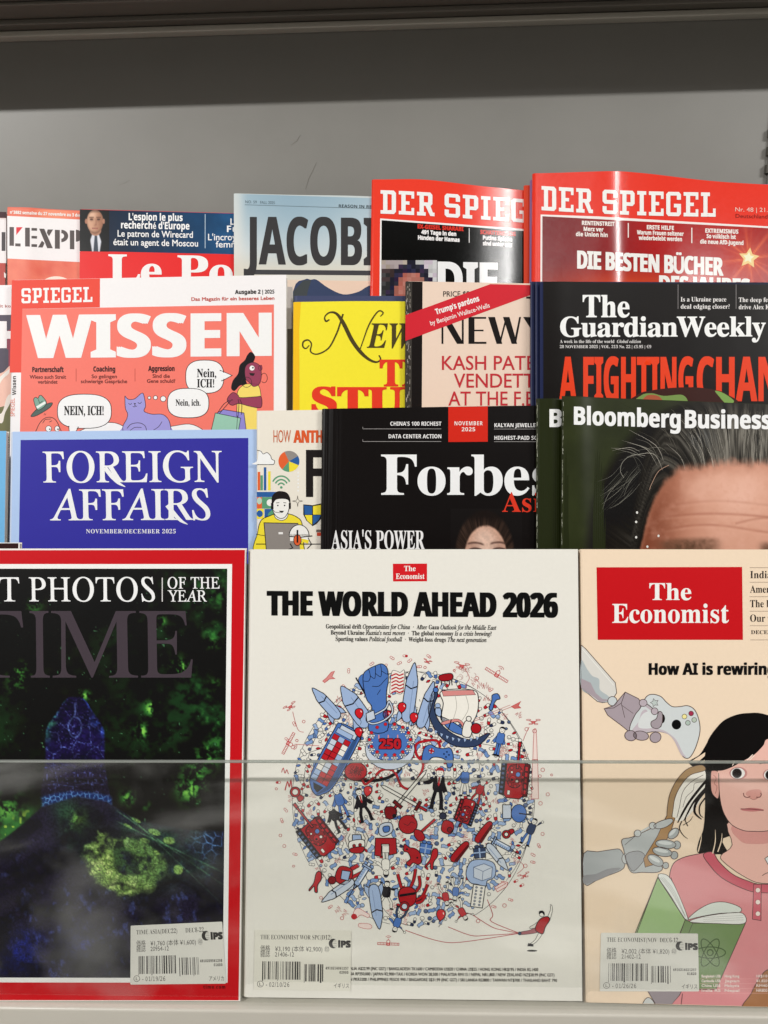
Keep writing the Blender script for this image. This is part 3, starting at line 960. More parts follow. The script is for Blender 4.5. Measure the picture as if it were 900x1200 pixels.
# =================================================================== third tier
# --- far left strip
m = Mag('white and dusky purple magazine strip left of the coral one', T3, 0.002, (-190, 337), (13.6, 334), thick=0.003, paper='efe9ea')
p = Part(m, 'cover_print')
p.rect(-190, 371, 13.4, 520, '4c4453', 6, -.01); p.text('mit ko', 'b', -6, 12.6, 360.4, 3.2, 'b5706a', 20)
p.poly([(-40, 376.5), (8, 376.5), (8, 388), (13.2, 388), (13.2, 397), (8, 397), (8, 408), (-40, 408)], 'efe8e8', 12)
p.poly([(13.2, 385), (12.4, 432), (10, 436), (10, 410), (8, 409), (8.4, 388)], '8c3046', 11)
p.blob([(-10, 445), (4, 436), (13, 430), (13, 462), (8, 478), (-6, 480)], 'e7b9a8', 14); p.blob([(-10, 452), (2, 440), (12, 432), (10, 438), (2, 446), (-6, 462)], 'e9e2da', 16)
p.poly([(-20, 482), (13, 474), (13, 520), (-20, 520)], '6c6a44', 15); p.blob([(-12, 490), (2, 484), (8, 466), (13, 462), (13, 470), (6, 484), (2, 496)], 'e6dcd2', 17)
p.build()

# --- white strip seen between the coral and the yellow magazine
m = Mag('narrow white and brown magazine edge between the coral and yellow magazines', T3, 0.004, (150, 335), (342.6, 336), thick=0.003, paper='dcd4cf')
p = Part(m, 'cover_print')
p.poly([(152, 383), (342.4, 385.5), (341.6, 620), (152, 620)], '6d6459', 6)
p.build()

# --- coral magazine
m = Mag('coral red magazine with huge white capitals above a lavender cat', T3, 0.010, (13.8, 328.2), (335.5, 322), le=(10.4, 503), thick=0.005, paper='efeaea', rough=.45)
C0 = 'f0786a'
p = Part(m, 'cover_art')
p.poly([(14, 328.4), (117.2, 326.4), (117, 360.2), (26.3, 362), (25, 436.6), (11.4, 436.6)], 'e54a3a', 6)
p.poly([(26.2, 362.2), (321, 356.8), (320.4, 640), (21, 640)], C0, 8)
OUT = '2b2426'
# divider rules
for x in (89, 158): p.rect(x, 432, x + .6, 447, 'b5473e', 20)
# man and hat
p.blob([(43, 512), (44, 501), (50, 492), (57, 489), (64, 491), (69, 499), (71, 512)], 'f0806f', 14, OUT, .8)
p.line([(50, 496), (53, 491.5), (60, 491)], .7, OUT, 18); p.line([(58, 494.6), (61, 493)], .7, OUT, 18)
p.ell(57, 502.4, 3.4, 3.4, 'f4efec', 18, line=OUT, lw=.6); p.ell(67, 502.4, 2.8, 3.2, 'f4efec', 18, line=OUT, lw=.6); p.ell(58.4, 503, .9, .9, OUT, 20); p.ell(68, 503, .9, .9, OUT, 20)
p.blob([(36.5, 487), (44, 479), (56, 473), (61.5, 472.4), (58, 478), (46, 485.5), (39, 488.2)], '4e625c', 18, OUT, .7)
p.blob([(39.6, 469), (42, 465.6), (44.6, 467), (46.5, 463.6), (49.6, 464.4), (54.5, 473), (44.5, 480.5)], '7fa595', 20, OUT, .7)
p.poly([(42.5, 476.4), (52.6, 470.4), (54, 472.6), (44, 479)], 'e8efe8', 22); p.line([(45, 468), (46.6, 472.6), (50, 470)], .6, OUT, 22)
p.line([(51.6, 486.6), (52.4, 484.4)], .5, OUT, 18); p.line([(53, 486.6), (53.8, 484.6)], .5, OUT, 18)
# bubbles
def bubble(cx, cy, rx, ry, tail=None, ly=24):
    q = []
    for i in range(44):
        a = 2 * math.pi * i / 44; c_, s_ = math.cos(a), math.sin(a)
        e = 2 / 2.7
        q.append((cx + rx * math.copysign(abs(c_) ** e, c_), cy + ry * math.copysign(abs(s_) ** e, s_)))
    if tail:
        p.shape(tail, 'f2eeee', ly, OUT, .8)
    p.shape(q, 'f2eeee', ly + .4, OUT, .8)
    if tail:
        t0, t1, t2 = tail
        mx, my = (t0[0] + t2[0]) / 2, (t0[1] + t2[1]) / 2
        p.poly([(t0[0] * .86 + mx * .14, t0[1] * .86 + my * .14), (t1[0] * .7 + mx * .3, t1[1] * .7 + my * .3), (t2[0] * .86 + mx * .14, t2[1] * .86 + my * .14), (mx + (cx - mx) * .25, my + (cy - my) * .25)], 'f2eeee', ly + 2)
p.blob([(99, 512), (104, 500), (118, 496), (134, 495.5), (146, 500), (156, 504), (198, 500), (222, 497), (238, 504), (242, 512)], 'f4f1ee', 16, OUT, .7)
bubble(99, 482, 31.6, 20, [(80.5, 499.5), (83, 516), (92, 500.5)])
bubble(240, 441.5, 22.3, 19.4, [(258, 434), (272, 440), (260, 446.5)], 24)
bubble(220.6, 472.4, 24.2, 17.2, None, 30)
for x, y, r in ((175, 466.2, 1.7), (182.2, 466, 2.3), (191.3, 467.4, 3.2)): p.ell(x, y, r, r, 'f2eeee', 26, line=OUT, lw=.6)
# lavender cat
CAT = '9d98d6'
p.poly(catmull([(146.4, 464), (150.6, 468), (158, 467.4), (166.8, 460.6), (169.6, 468), (170.6, 476), (169, 482), (178, 485.4), (190, 485.6), (197, 491), (200, 500), (201, 512), (143, 512), (144, 500), (148.6, 491), (149.6, 485), (147, 478)], n=5), CAT, 20)
p.line(catmull([(146.4, 464), (150.6, 468), (158, 467.4), (166.8, 460.6), (169.6, 468), (170.6, 476), (169, 482), (178, 485.4), (190, 485.6), (197, 491), (200, 500), (201, 512)], False), .7, OUT, 21)
p.line(catmull([(146.4, 464), (147, 478), (149.6, 485), (148.6, 491), (144, 500), (145, 508)], False), .7, OUT, 21)
p.line(catmull([(150.6, 472.6), (152.6, 474), (154.6, 472.6)], False), .6, OUT, 22); p.line(catmull([(161.6, 471.6), (164, 473), (166, 471)], False), .6, OUT, 22)
p.poly([(156.6, 472.6), (159.4, 472.4), (158.2, 474.6)], OUT, 22); p.line(catmull([(155.6, 476), (157.6, 477), (158.2, 474.6), (159.2, 476.6), (160.8, 475.6)], False), .5, OUT, 22)
p.line(catmull([(149, 502), (154, 497), (163, 495.6), (170, 499), (172, 506)], False), .7, OUT, 22); p.line(catmull([(180, 504), (186, 500), (190, 494)], False), .6, OUT, 22); p.line(catmull([(152, 505), (158, 501), (166, 501)], False), .6, OUT, 22)
# woman with shopping bags
p.blob([(294.4, 412.4), (299, 418), (296, 426), (291, 432), (288, 444), (289, 450), (281, 452), (275, 458), (271, 455), (273, 446), (279, 438), (281, 428), (287, 422), (290, 416)], '1f1b1f', 26)
SK = '94405a'
p.blob([(287, 433), (290, 427), (297, 424.6), (304, 428), (306, 434), (306, 444), (303, 451), (297, 453), (293, 449), (288, 444)], SK, 28, OUT, .6)
p.blob([(303, 430), (306.5, 428), (307, 433), (304, 434)], SK, 27, OUT, .5)
p.ell(295.4, 431.4, 2.9, 2.9, 'f4efec', 31); p.ell(296.4, 431, 1, 1, OUT, 32); p.poly([(292, 437), (299, 437.6), (297, 440.6), (293.6, 440)], OUT, 31)
p.line([(289 + 6 * math.cos(a), 448 + 6 * math.sin(a)) for a in np.linspace(0, 6.28, 24)], .6, OUT, 31); p.line([(309.5 + 3.8 * math.cos(a), 443 + 5.6 * math.sin(a)) for a in np.linspace(-2.6, 2.4, 20)], .6, OUT, 26)
YL = 'fbd56c'
p.blob([(279, 458), (286, 451), (293, 450), (303, 452), (306, 466), (304, 470), (280, 470)], YL, 27, OUT, .6)
p.poly([(278, 470), (300, 470), (306, 520), (276, 520)], YL, 26); p.line([(276.5, 512), (278, 470)], .7, OUT, 28)
p.blob([(267, 466), (273, 460), (279, 463), (282, 466), (300, 465), (306, 465), (307, 474), (304, 478), (292, 476), (280, 473), (272, 475), (267, 471)], SK, 30, OUT, .7)
p.poly([(253.4, 484.4), (262, 480), (286, 484), (290, 516), (280, 516), (262, 490)], '8f87cf', 28); p.line([(253.4, 484.4), (262, 480), (286, 484), (290, 516)], .7, OUT, 31)
p.poly([(252.4, 484), (282, 490), (277, 520), (244, 520)], '95c3ae', 30); p.line([(244, 520), (252.4, 484), (282, 490), (277, 520)], .7, OUT, 32); p.line([(278.5, 487), (276.5, 516)], .6, OUT, 32)
for q in ([(257, 485), (270, 470), (273, 469)], [(255, 484), (262, 474), (269, 469)], [(279, 489), (280, 474), (279, 468)], [(283, 486), (283.4, 474), (281, 468)]): p.line(catmull(q, False), .7, OUT, 33)
p.build()
p = Part(m, 'masthead')
p.text('WISSEN', 'b', 33.4, 316, 419.6, 50, 'f1edec', 30, 2.5, 0.3, slope=-.010, res=6)
slab(p, 'SPIEGEL', 25.4, 108.4, 355.6, 17.6, 'f6efec', 30, slope=-.02)
p.build()
p = Part(m, 'headlines')
for a in (('Partnerschaft', 38, 74.5, 436), ('Coaching', 109.6, 135, 435.4), ('Aggression', 174, 204.5, 434.8)): p.text(a[0], 'b', a[1], a[2], a[3], 5.8, '3a1d20', 30, .15)
for a in (('Wieso auch Streit', 35, 77.5, 443.8), ('verbindet', 44.6, 67.4, 449.6), ('So gelingen', 107.6, 137, 443.2), ('schwierige Gespräche', 95, 149, 449), ('Sind die', 179, 199, 442.8), ('Gene schuld?', 172.4, 205.4, 448.6)): p.text(a[0], 'r', a[1], a[2], a[3], 4.2, '6a2a28', 30, .1)
p.text('NEIN, ICH!', 'S', 75.4, 121.4, 486.4, 10.4, '1d1a1c', 40, .15); p.text('Nein,', 'S', 231, 253.4, 442, 9.6, '1d1a1c', 40, .1); p.text('ICH!', 'S', 231, 251, 454, 9.6, '1d1a1c', 40, .1); p.text('Nein, ich.', 'S', 206, 235, 475.4, 7.2, '1d1a1c', 40, .1)
p.text([('Ausgabe 2', 'b'), (' | 2025', 'r')], 'b', 275.6, 321.4, 344.6, 4.6, '2a2526', 30, .1, slope=-.015); p.text('Das Magazin für ein besseres Leben', 'r', 224.4, 321.4, 352.6, 4.0, 'c2554c', 30, .12, slope=-.013)
p.text('SPIEGEL', 'r', 17.2, 38.5, 488, 4.8, 'e2826e', 30, rot=90); p.text('Wissen', 'b', 18.8, 41, 463, 4.4, '2a2526', 30, rot=90)
p.build()

# --- dark blue one behind the yellow one
m = Mag('slate blue magazine whose top edge peeks out behind the yellow one', T3, 0.008, (344.4, 346.6), (646, 347), thick=0.003, paper='444a68')
# --- yellow magazine
m = Mag('bright yellow magazine with a flourished italic title and fat red slab letters', T3, 0.012, (343.6, 354), (645, 352.6), thick=0.0035, paper='f3df35', bend=gauss(0.0015, 0.05, 0.035))
p = Part(m, 'cover_art')
p.poly([(343.8, 354.2), (352.5, 354.1), (350.6, 385), (351.4, 620), (342.6, 620)], 'edbb22', 6)
p.build()
p = Part(m, 'masthead')
D = '4a4022'
p.line(catmull([(362.5, 404.5), (358.5, 408.5), (355, 406), (355.6, 400.5), (361, 398.5), (365, 403), (364, 412), (372, 415), (385, 408), (394, 392), (399, 378), (402, 368)], False), 1.9, D, 30, taper=[.5, .9, 1, .8, .8, .9, 1, 1])
p.line(catmull([(386, 374.5), (382, 376.5), (380.6, 371.5), (386, 366.4), (394, 367.4), (402, 378), (412, 398), (422, 412), (432, 421), (441, 424.4), (446, 421), (444, 416.4)], False), 3.6, D, 30, taper=[.4, .6, .4, .5, .8, 1.25, 1.3, 1.2, .9, .6, .45, .4])
p.line(catmull([(421, 412), (426, 398), (431, 384), (437, 372.6), (444, 364.4), (449, 366.6), (445.6, 371)], False), 1.6, D, 30, taper=[.7, .8, 1, 1.1, 1, 1, .6])
p.text('EW', 'B', 430, 487, 407.6, 28.5, D, 30, .1, res=6)
p.build()
p = Part(m, 'headlines')
p.text('THE', 'S', 446, 530, 452.4, 30.4, 'dc3a26', 30, 1.2, .6, res=5); p.text('STUP', 'S', 366.6, 507, 485, 30.6, 'dc3a26', 30, 1.6, .8, res=5)
p.build()

# --- cream weekly with a red sash
m = Mag('cream magazine with a black spine and a diagonal red sash', T3, 0.017, (475, 329.5), (772, 335), le=(474.4, 478), thick=0.005, paper='e5cdbb', spine='26221f')
p = Part(m, 'cover_art')
p.poly([(475.4, 329.8), (483, 329.9), (482, 620), (474, 620)], '3a3632', 6)
rr = random.Random(3)
for i in range(90):
    y = 332 + rr.random() * 146; x = 476 + rr.random() * 5
    p.line([(x, y), (x + rr.uniform(-.4, .4), y + rr.uniform(1.5, 5))], .5, rr.choice(['8d857c', '6a635c', 'b4aca2']), 12)
p.poly([(483, 329.9), (495.2, 330.2), (493.4, 620), (481.6, 620)], '17120f', 6)
p.poly([(475, 369.4), (574.6, 333), (626, 334.2), (640, 334.5), (640, 339), (475, 399.6)], 'cc2733', 20)
p.build()
p = Part(m, 'masthead')
NK = '17120f'
# N E W  Y O R K E R in thick-and-thin deco strokes
p.poly([(517.4, 372.5), (519.6, 372.5), (519.6, 403), (517.4, 403)], NK, 16); p.poly([(517.4, 372.5), (526, 372.5), (543.4, 403), (535.6, 403)], NK, 16.2); p.poly([(541.2, 371.5), (543.4, 371.5), (543.4, 403), (541.2, 403)], NK, 16.4)
p.rect(549, 371.5, 556, 403, NK, 16); p.rect(549, 371.5, 569.6, 373.6, NK, 16.2); p.rect(549, 386.4, 566.6, 388.2, NK, 16.2); p.rect(549, 400.6, 570, 403, NK, 16.2)
p.poly([(572, 371.5), (580, 371.5), (588.6, 403), (582, 403)], NK, 16); p.poly([(592.6, 371.5), (594.6, 371.5), (586.6, 403), (584.6, 403)], NK, 16.2); p.poly([(589.4, 371.5), (597, 371.5), (606, 403), (599.6, 403)], NK, 16.4); p.poly([(608.4, 371.5), (610.6, 371.5), (604.6, 403), (602, 403)], NK, 16.2)
p.poly([(613, 371.5), (621, 371.5), (628, 388), (632, 388), (632, 403), (625, 403), (625, 390)], NK, 16); p.poly([(637, 371.5), (639.4, 371.5), (630.4, 390), (627, 389)], NK, 16.2)
p.text('ORKER', 'r', 646, 760, 403, 31, NK, 16, .8)
p.text('PRICE $9.99', 'r', 519.4, 560, 347.6, 6.2, NK, 16, .05); p.text('THE', 'r', 617, 652, 361, 13, NK, 16, .3)
p.build()
p = Part(m, 'headlines')
RD = 'bd3038'
for a in (('KASH PATEL\u2019S', 518, 652, 433.4), ('VENDETTA', 532, 641, 454.2), ('AT THE F.B.I.', 525.6, 640, 475.2)): p.text(a[0], 'r', a[1], a[2], a[3], 16.2, RD, 30, .12, res=4)
p.build()
p = Part(m, 'sash_lettering')
p.text("Trump's pardons", 'b', 511.4, 564.4, 368.6, 6.4, 'f4e8e4', 40, .15, rot=17.5); p.text('by Benjamin Wallace-Wells', 'r', 505, 577.4, 381.4, 5.2, 'f0d8d4', 40, .1, rot=17.2)
p.build()

# --- black weekly and its two copies
NV = '232a4c'
m = Mag('hindmost of three stacked black magazines, only its navy spine showing', T3, 0.0195 + .0015, (621.6, 330), (926, 331), le=(621.6, 470), thick=0.0022, paper='1b2038', spine=NV)
m = Mag('middle of three stacked black magazines, only its navy spine showing', T3, 0.0245, (627.2, 330), (932, 331), le=(627.4, 470), thick=0.0022, paper='1b2038', spine=NV)
m = Mag('black magazine with white serif title and huge orange condensed headline', T3, 0.028, (632.6, 330.6), (938, 334), le=(632.8, 470), thick=0.0024, paper='181514', spine=NV, bend=gauss(0.0018, 0.02, 0.02), rough=.36)
p = Part(m, 'cover_art')
p.rect(632.8, 331.4, 635.4, 520, NV, 6, 0)
p.build()
for x_ in (794.2, 862.2):
    p = Part(m, 'divider_rule'); p.rect(x_, 333.4, x_ + .6, 362, '8d8888', 20); p.build()
p = Part(m, 'cover_drawing')
p.blob([(744, 474), (748, 462), (764, 457.4), (790, 454.4), (815, 454), (838, 457), (852, 462), (858, 474)], '3b1d19', 40)
p.blob([(744, 474), (752, 463), (764, 461), (778, 464), (800, 463), (801, 474)], '77924e', 42); p.blob([(752, 474), (758, 463.5), (772, 464.5), (776, 474)], 'a8573c', 43); p.blob([(838, 458), (848, 461), (860, 470), (852, 474), (842, 464)], '7da052', 42)
p.build()
p = Part(m, 'masthead')
p.text('The', 'S', 683, 737.4, 371.6, 25.6, 'f1eeec', 30, .3, slope=0, res=6); p.text('GuardianWeekly', 'S', 656.6, 897, 394.6, 23, 'f1eeec', 32, .25, slope=-0.002, res=6, track=.96)
p.build()
p = Part(m, 'headlines')
p.text('A FIGHTING', 'b', 656, 811.6, 470, 51.5, 'e2401f', 30, .75, .2, res=5, track=.97); p.text('CHANCE', 'b', 817, 953, 470, 51.5, 'e2401f', 30, .75, .2, res=5, track=.97)
p.build()
p = Part(m, 'teaser_lines')
for a in (('Is a Ukraine peace', 797.6, 851, 353.4), ('deal edging closer?', 797.6, 855, 361.8), ('The deep feuds', 865.6, 910, 354), ('drive Alex K', 865.6, 902, 362.4)): p.text(a[0], 'S', a[1], a[2], a[3], 5.2, 'eae6e4', 30)
p.build()
p = Part(m, 'issue_line')
p.text([('A week in the life of the world  ', 'S'), ('Global edition', 'B')], 'S', 656, 751, 402, 3.7, 'dcd8d6', 30); p.text('28 NOVEMBER 2025 | VOL. 213 No. 22 | £5.95 | €9', 'S', 656, 763, 408, 3.4, 'dcd8d6', 30)
p.build()
# =================================================================== second tier
m = Mag('sky blue magazine cut by the left frame, beside the deep blue one', T2, 0.002, (-240, 507), (7.4, 505), thick=0.004, paper='6fb1dd')
# --- deep blue panel in a light blue frame
m = Mag('light blue magazine with a deep blue panel and white classical capitals', T2, 0.004, (11.6, 506), (301, 503), le=(9.4, 640), thick=0.006, paper='aec6ea', rough=.5, spine='c8d2e4')
p = Part(m, 'cover_art')
p.poly([(24.2, 515.6), (291, 513.2), (290.6, 900), (18, 900)], '332f9a', 6)
p.build()
p = Part(m, 'masthead')
p.text('FOREIGN', 'R', 50.4, 259.4, 565.4, 36, 'f3f1f4', 30, .4, .1, slope=-.004, res=6, track=.95); p.text('AFFAIRS', 'R', 59.4, 246, 609.8, 36, 'f3f1f4', 30, .55, .1, slope=-.004, res=6, track=.92)
for x, y in ((133, 556), (206, 600)):
    p.line(catmull([(x - 10, y - 8), (x - 2, y + 2), (x + 6, y + 10), (x + 14, y + 14.5)], False), 5, 'f3f1f4', 31, taper=[1, 1, .7, .1])
p.text('NOVEMBER/DECEMBER 2025', 'S', 101, 206, 625, 4.8, 'e8e6ee', 30, track=1.1)
p.build()
p = Part(m, 'binding_dots')
for i in range(44):
    p.rect(9.9, 512 + i * 2.9, 10.7, 513.4 + i * 2.9, '3c3c48', 20)
p.build()

# --- grey-white business magazine with flat icons
m = Mag('off white magazine with coloured icons and a cartoon man at a laptop', T2, 0.008, (300.4, 481.4), (622, 477), thick=0.003, paper='e7e0d2')
BK = '201c1c'; OR = 'df6234'; GR = '5b9a74'; BL_ = '2d5d9c'; YE = 'f6da3b'
p = Part(m, 'cover_art')
p.poly(catmull([(296, 544), (301.4, 540), (304, 527.4), (309, 531.4), (313, 530.4), (317, 533.6), (319.4, 539), (321.6, 540), (321.6, 543.6), (318, 544.4)], n=4), 'f3f1ec', 12)
p.line(catmull([(301.4, 527.6), (306, 529), (308.4, 532), (313, 530.4), (317, 534), (318.4, 538), (321.6, 540), (321, 543.6), (318, 544.4), (301.6, 544.4)], False), .7, BK, 14)
for a0, a1, c in ((-115, -30, '908a85'), (-30, 22, BL_), (22, 88, YE), (88, 130, GR), (130, 245, OR)):
    p.poly([(338.6, 540.6)] + [(338.6 + 12.3 * math.cos(rad(a)), 540.6 + 12.3 * math.sin(rad(a))) for a in np.linspace(a0, a1, 14)], c, 12)
for x, y, c in ((302, 553, OR), (305.2, 557, GR), (309.2, 547.6, BL_), (314.2, 552.4, YE)): p.rect(x, y, x + 2.9, 574.6, c, 12)
for r in (4.2, 7.8, 11.4): p.line([(329.6 + r * math.cos(rad(a)), 571 + r * 1.15 * math.sin(rad(a))) for a in np.linspace(-150, -30, 14)], 1.7, GR, 12)
p.ell(329.6, 571.2, 1.5, 1.5, GR, 12)
for i in range(6): p.ell(349.4, 554 + i * 4.2, .9, 1.1, 'f3f1ec', 12)
p.rect(301, 576.4, 324, 582.4, BL_, 12); p.rect(301, 582.6, 307, 596, OR, 12); p.rect(307, 582.6, 324, 596, GR, 12); p.ell(304, 587, 3, 4, 'b7cdb9', 13); p.ell(316.5, 589, 4, 4, 'f0ece6', 13)
p.rect(301, 596.4, 309, 608, YE, 12); p.ell(304.4, 602, 3.6, 4, BL_, 13); p.rect(310, 596.4, 322, 608, BL_, 12); p.blob([(314, 604), (320, 597), (328, 600), (326, 606)], GR, 13)
p.blob([(348.8, 581), (349.8, 586), (354.8, 587.2), (349.8, 588.4), (348.8, 593.6), (347.8, 588.4), (342.6, 587.2), (347.8, 586)], 'e7e0d2', 14, '6f685f', .6, 3)
p.poly([(355.4, 591), (366.4, 592), (376, 590), (378, 606), (371, 614), (366.4, 616.6), (359, 610), (355.4, 603)], BK, 12)
p.poly([(356.4, 592.2), (365.8, 593.2), (365.8, 603), (357, 603)], BL_, 14); p.poly([(366.8, 593.2), (376, 591.6), (376, 603), (366.8, 603)], YE, 14); p.poly([(357.2, 603.6), (365.8, 603.6), (365.8, 615), (360, 610)], YE, 14); p.poly([(366.8, 603.6), (376, 603.6), (373, 610), (366.8, 615)], BL_, 14)
# man with headset and laptop
p.blob([(300, 650), (302, 624), (306, 610), (316, 604.6), (324, 602), (337, 602), (348, 606), (354, 614), (356, 640), (354, 650)], YE, 16, BK, .9)
p.blob([(322.4, 601), (323, 607), (330, 610), (336, 607), (336.6, 601)], 'f1ece6', 18, BK, .7)
p.blob([(319.6, 586), (320, 599), (326, 606.6), (333, 606.6), (338, 599), (339.4, 586), (334, 580), (325, 580)], 'f1ece6', 20, BK, .8)
p.blob([(319, 592), (318.8, 582), (324, 576.4), (330, 575.6), (336.4, 577.6), (340, 584), (340, 592), (337.6, 586), (330, 584.6), (323, 586)], BK, 22)
p.rect(317.6, 589.4, 320.6, 596.6, BK, 23); p.rect(338.4, 589.4, 340.8, 596.4, BK, 23); p.line([(319, 596), (322, 600), (328, 601)], .6, BK, 23)
p.ell(325.6, 592.4, .9, .9, BK, 24); p.ell(333.6, 592.4, .9, .9, BK, 24); p.line([(323.6, 589.4), (327.4, 589)], .7, BK, 24); p.line([(332, 589), (335.6, 589.4)], .7, BK, 24); p.poly([(327, 598.6), (333, 598.6), (331, 601), (328.6, 600.8)], BK, 24)
p.poly([(309.4, 612.6), (349.6, 613.4), (352, 650), (312.6, 650)], '8d8680', 26); p.line([(312.6, 650), (309.4, 612.6), (349.6, 613.4)], .9, BK, 28); p.rect(326.4, 623.6, 331.6, 626, 'eceae6', 28); p.line([(300, 626), (311, 628)], .7, BK, 28)
p.line([(300, 637.6), (378, 637.6)], 1.1, BK, 18)
# helmeted figure
p.ell(350.6, 628, 11.6, 13, 'f1ece6', 30, line=BK, lw=.9, a0=180, a1=360); p.rect(340, 626, 361.6, 634, 'f1ece6', 30); p.line([(339, 628.6), (352, 629.6), (366, 628)], 1.2, BK, 32); p.ell(348.6, 633, 4.4, 6.4, OR, 34, line=BK, lw=.8); p.rect(347.6, 621, 349.6, 636, BK, 36)
p.poly([(353, 631), (362, 633), (361, 637), (354, 635)], YE, 34); p.line([(361, 630), (365, 638), (360, 643)], .9, BK, 34); p.line([(340, 637), (343, 642), (334, 646)], 1.2, BK, 34)
p.rect(370.6, 620.6, 379, 623.6, '6f625a', 20); p.rect(371.4, 624, 379, 628, 'c8452d', 20); p.rect(371.8, 628.4, 379, 636, 'e2d8cc', 20)
p.build()
p = Part(m, 'headlines')
p.text('HOW', 't', 320.6, 340.6, 518.6, 14.4, 'c9663e', 30, .1); p.text('ANTHRO', 'b', 344.4, 396, 518.8, 14.4, 'd85a2e', 30, .5, .1, track=.95)
p.rect(358.6, 527.2, 367, 582.4, BK, 30); p.rect(358.6, 527.2, 384, 536, BK, 30.5); p.rect(358.6, 549, 380, 558, BK, 30.5)
p.build()

# --- black business magazine
m = Mag('black business magazine with a large white serif title and a small red date box', T2, 0.013, (377, 479), (699, 474), le=(375.4, 640), thick=0.004, paper='151212', rough=.30, spec=.5,
        bend=lambda u: 0.0003 * np.exp(-(u / 0.012) ** 2) * np.sin(u * 900))
p = Part(m, 'cover_art')
p.poly([(525.4, 476.9), (571.6, 476.2), (571.6, 517.6), (525.4, 518)], 'cf2a1d', 8)
for x0, x1, y in ((425, 517, 502.6), (425, 517, 517.4), (579, 640, 502.8), (579, 640, 517.6)): p.line([(x0, y), (x1, y)], .55, '9a9694', 20)
for y in (502.6, 517.4): p.line([(425.2, y), (425.2, y - 2.4)], .5, '9a9694', 20)
p.build()
p = Part(m, 'masthead')
p.text('Forbes', 'S', 446.8, 648, 579.8, 47, 'f3efee', 30, .2, .1, res=7, track=.95)
p.text('Asia', 'S', 588.4, 650, 599.8, 22.6, 'd93a26', 34, 0, res=5)
p.build()
p = Part(m, 'headlines')
p.text("CHINA'S 100 RICHEST", 'b', 457.4, 517.2, 498.8, 4.6, 'efebea', 30); p.text('DATA CENTER ACTION', 'b', 455.4, 517.2, 513.6, 4.6, 'efebea', 30); p.text('KALYAN JEWELLERS', 'b', 579.4, 634.5, 500.6, 4.6, 'efebea', 30); p.text('HIGHEST-PAID SOLO', 'b', 579.4, 638, 515.4, 4.6, 'efebea', 30)
p.text('NOVEMBER', 'b', 532.6, 565.6, 498.4, 4.6, 'f6e4de', 30, track=1.15); p.text('2025', 'b', 541, 556.8, 505.4, 4.6, 'f6e4de', 30, track=1.1)
p.build()
p = Part(m, 'cover_line')
p.text("ASIA'S POWER", 'S', 388.4, 497.4, 643.4, 21.5, 'f0eceb', 30, .15, .0, res=5)
p.build()
def woman(x, y):
    n = fbm(x, y, .12, 3, 7); n3 = fbm(x, y, .45, 2, 17)
    c = mix((21, 18, 18), (21, 18, 18), n)
    a = np.arctan2(y - 668, x - 568)
    st = vnoise(a * 60, np.hypot(x - 568, y - 668) * .05, 1, 3)
    hd = np.hypot((x - 568) / 35.5, (y - 652) / 55)
    c = mix(c, mix((26, 19, 17), (70, 52, 42), st * sstep(600, 616, y) * 1.1 - .15), sstep(1.03, .93, hd))
    fd = np.hypot((x - 569) / 25, (y - 652) / 37) + .03 * (n - .5)
    s = mix((226, 190, 170), (200, 156, 134), sstep(.5, 1.0, fd) + .25 * (n - .5))
    s = mix(s, (222, 188, 170), bump(x, y, 566, 627, 10) * .6)
    s = mix(s, (150, 108, 92), bump(x, y * 1.0, 556, 642, 7) * .5 + bump(x, y, 584, 642, 7) * .5)
    b1 = np.exp(-((y - (636 + (x - 556) ** 2 * .02)) / 1.3) ** 2) * sstep(546, 550, x) * sstep(569, 564, x)
    b2 = np.exp(-((y - (635.5 + (x - 584) ** 2 * .02)) / 1.3) ** 2) * sstep(573, 577, x) * sstep(594, 591, x)
    s = mix(s, (78, 54, 46), (b1 + b2) * .8)
    e1 = np.exp(-((y - (642.6 + (x - 557) ** 2 * .03)) / 1.0) ** 2) * sstep(548, 551, x) * sstep(567, 564, x) + np.exp(-((y - (642.4 + (x - 585) ** 2 * .03)) / 1.0) ** 2) * sstep(576, 579, x) * sstep(594, 592, x)
    s = mix(s, (40, 28, 26), e1 * .9)
    s = s * (.93 + .14 * n3[:, None])
    c = mix(c, s, sstep(1.03, .93, fd) * sstep(612, 618, y + (x - 566) ** 2 * .006 + 3 * (n3 - .5)))
    return c
raster(m, 'portrait', [(528, 596), (612, 596), (612, 690), (528, 690)], .7, woman, 8, rough=.3)

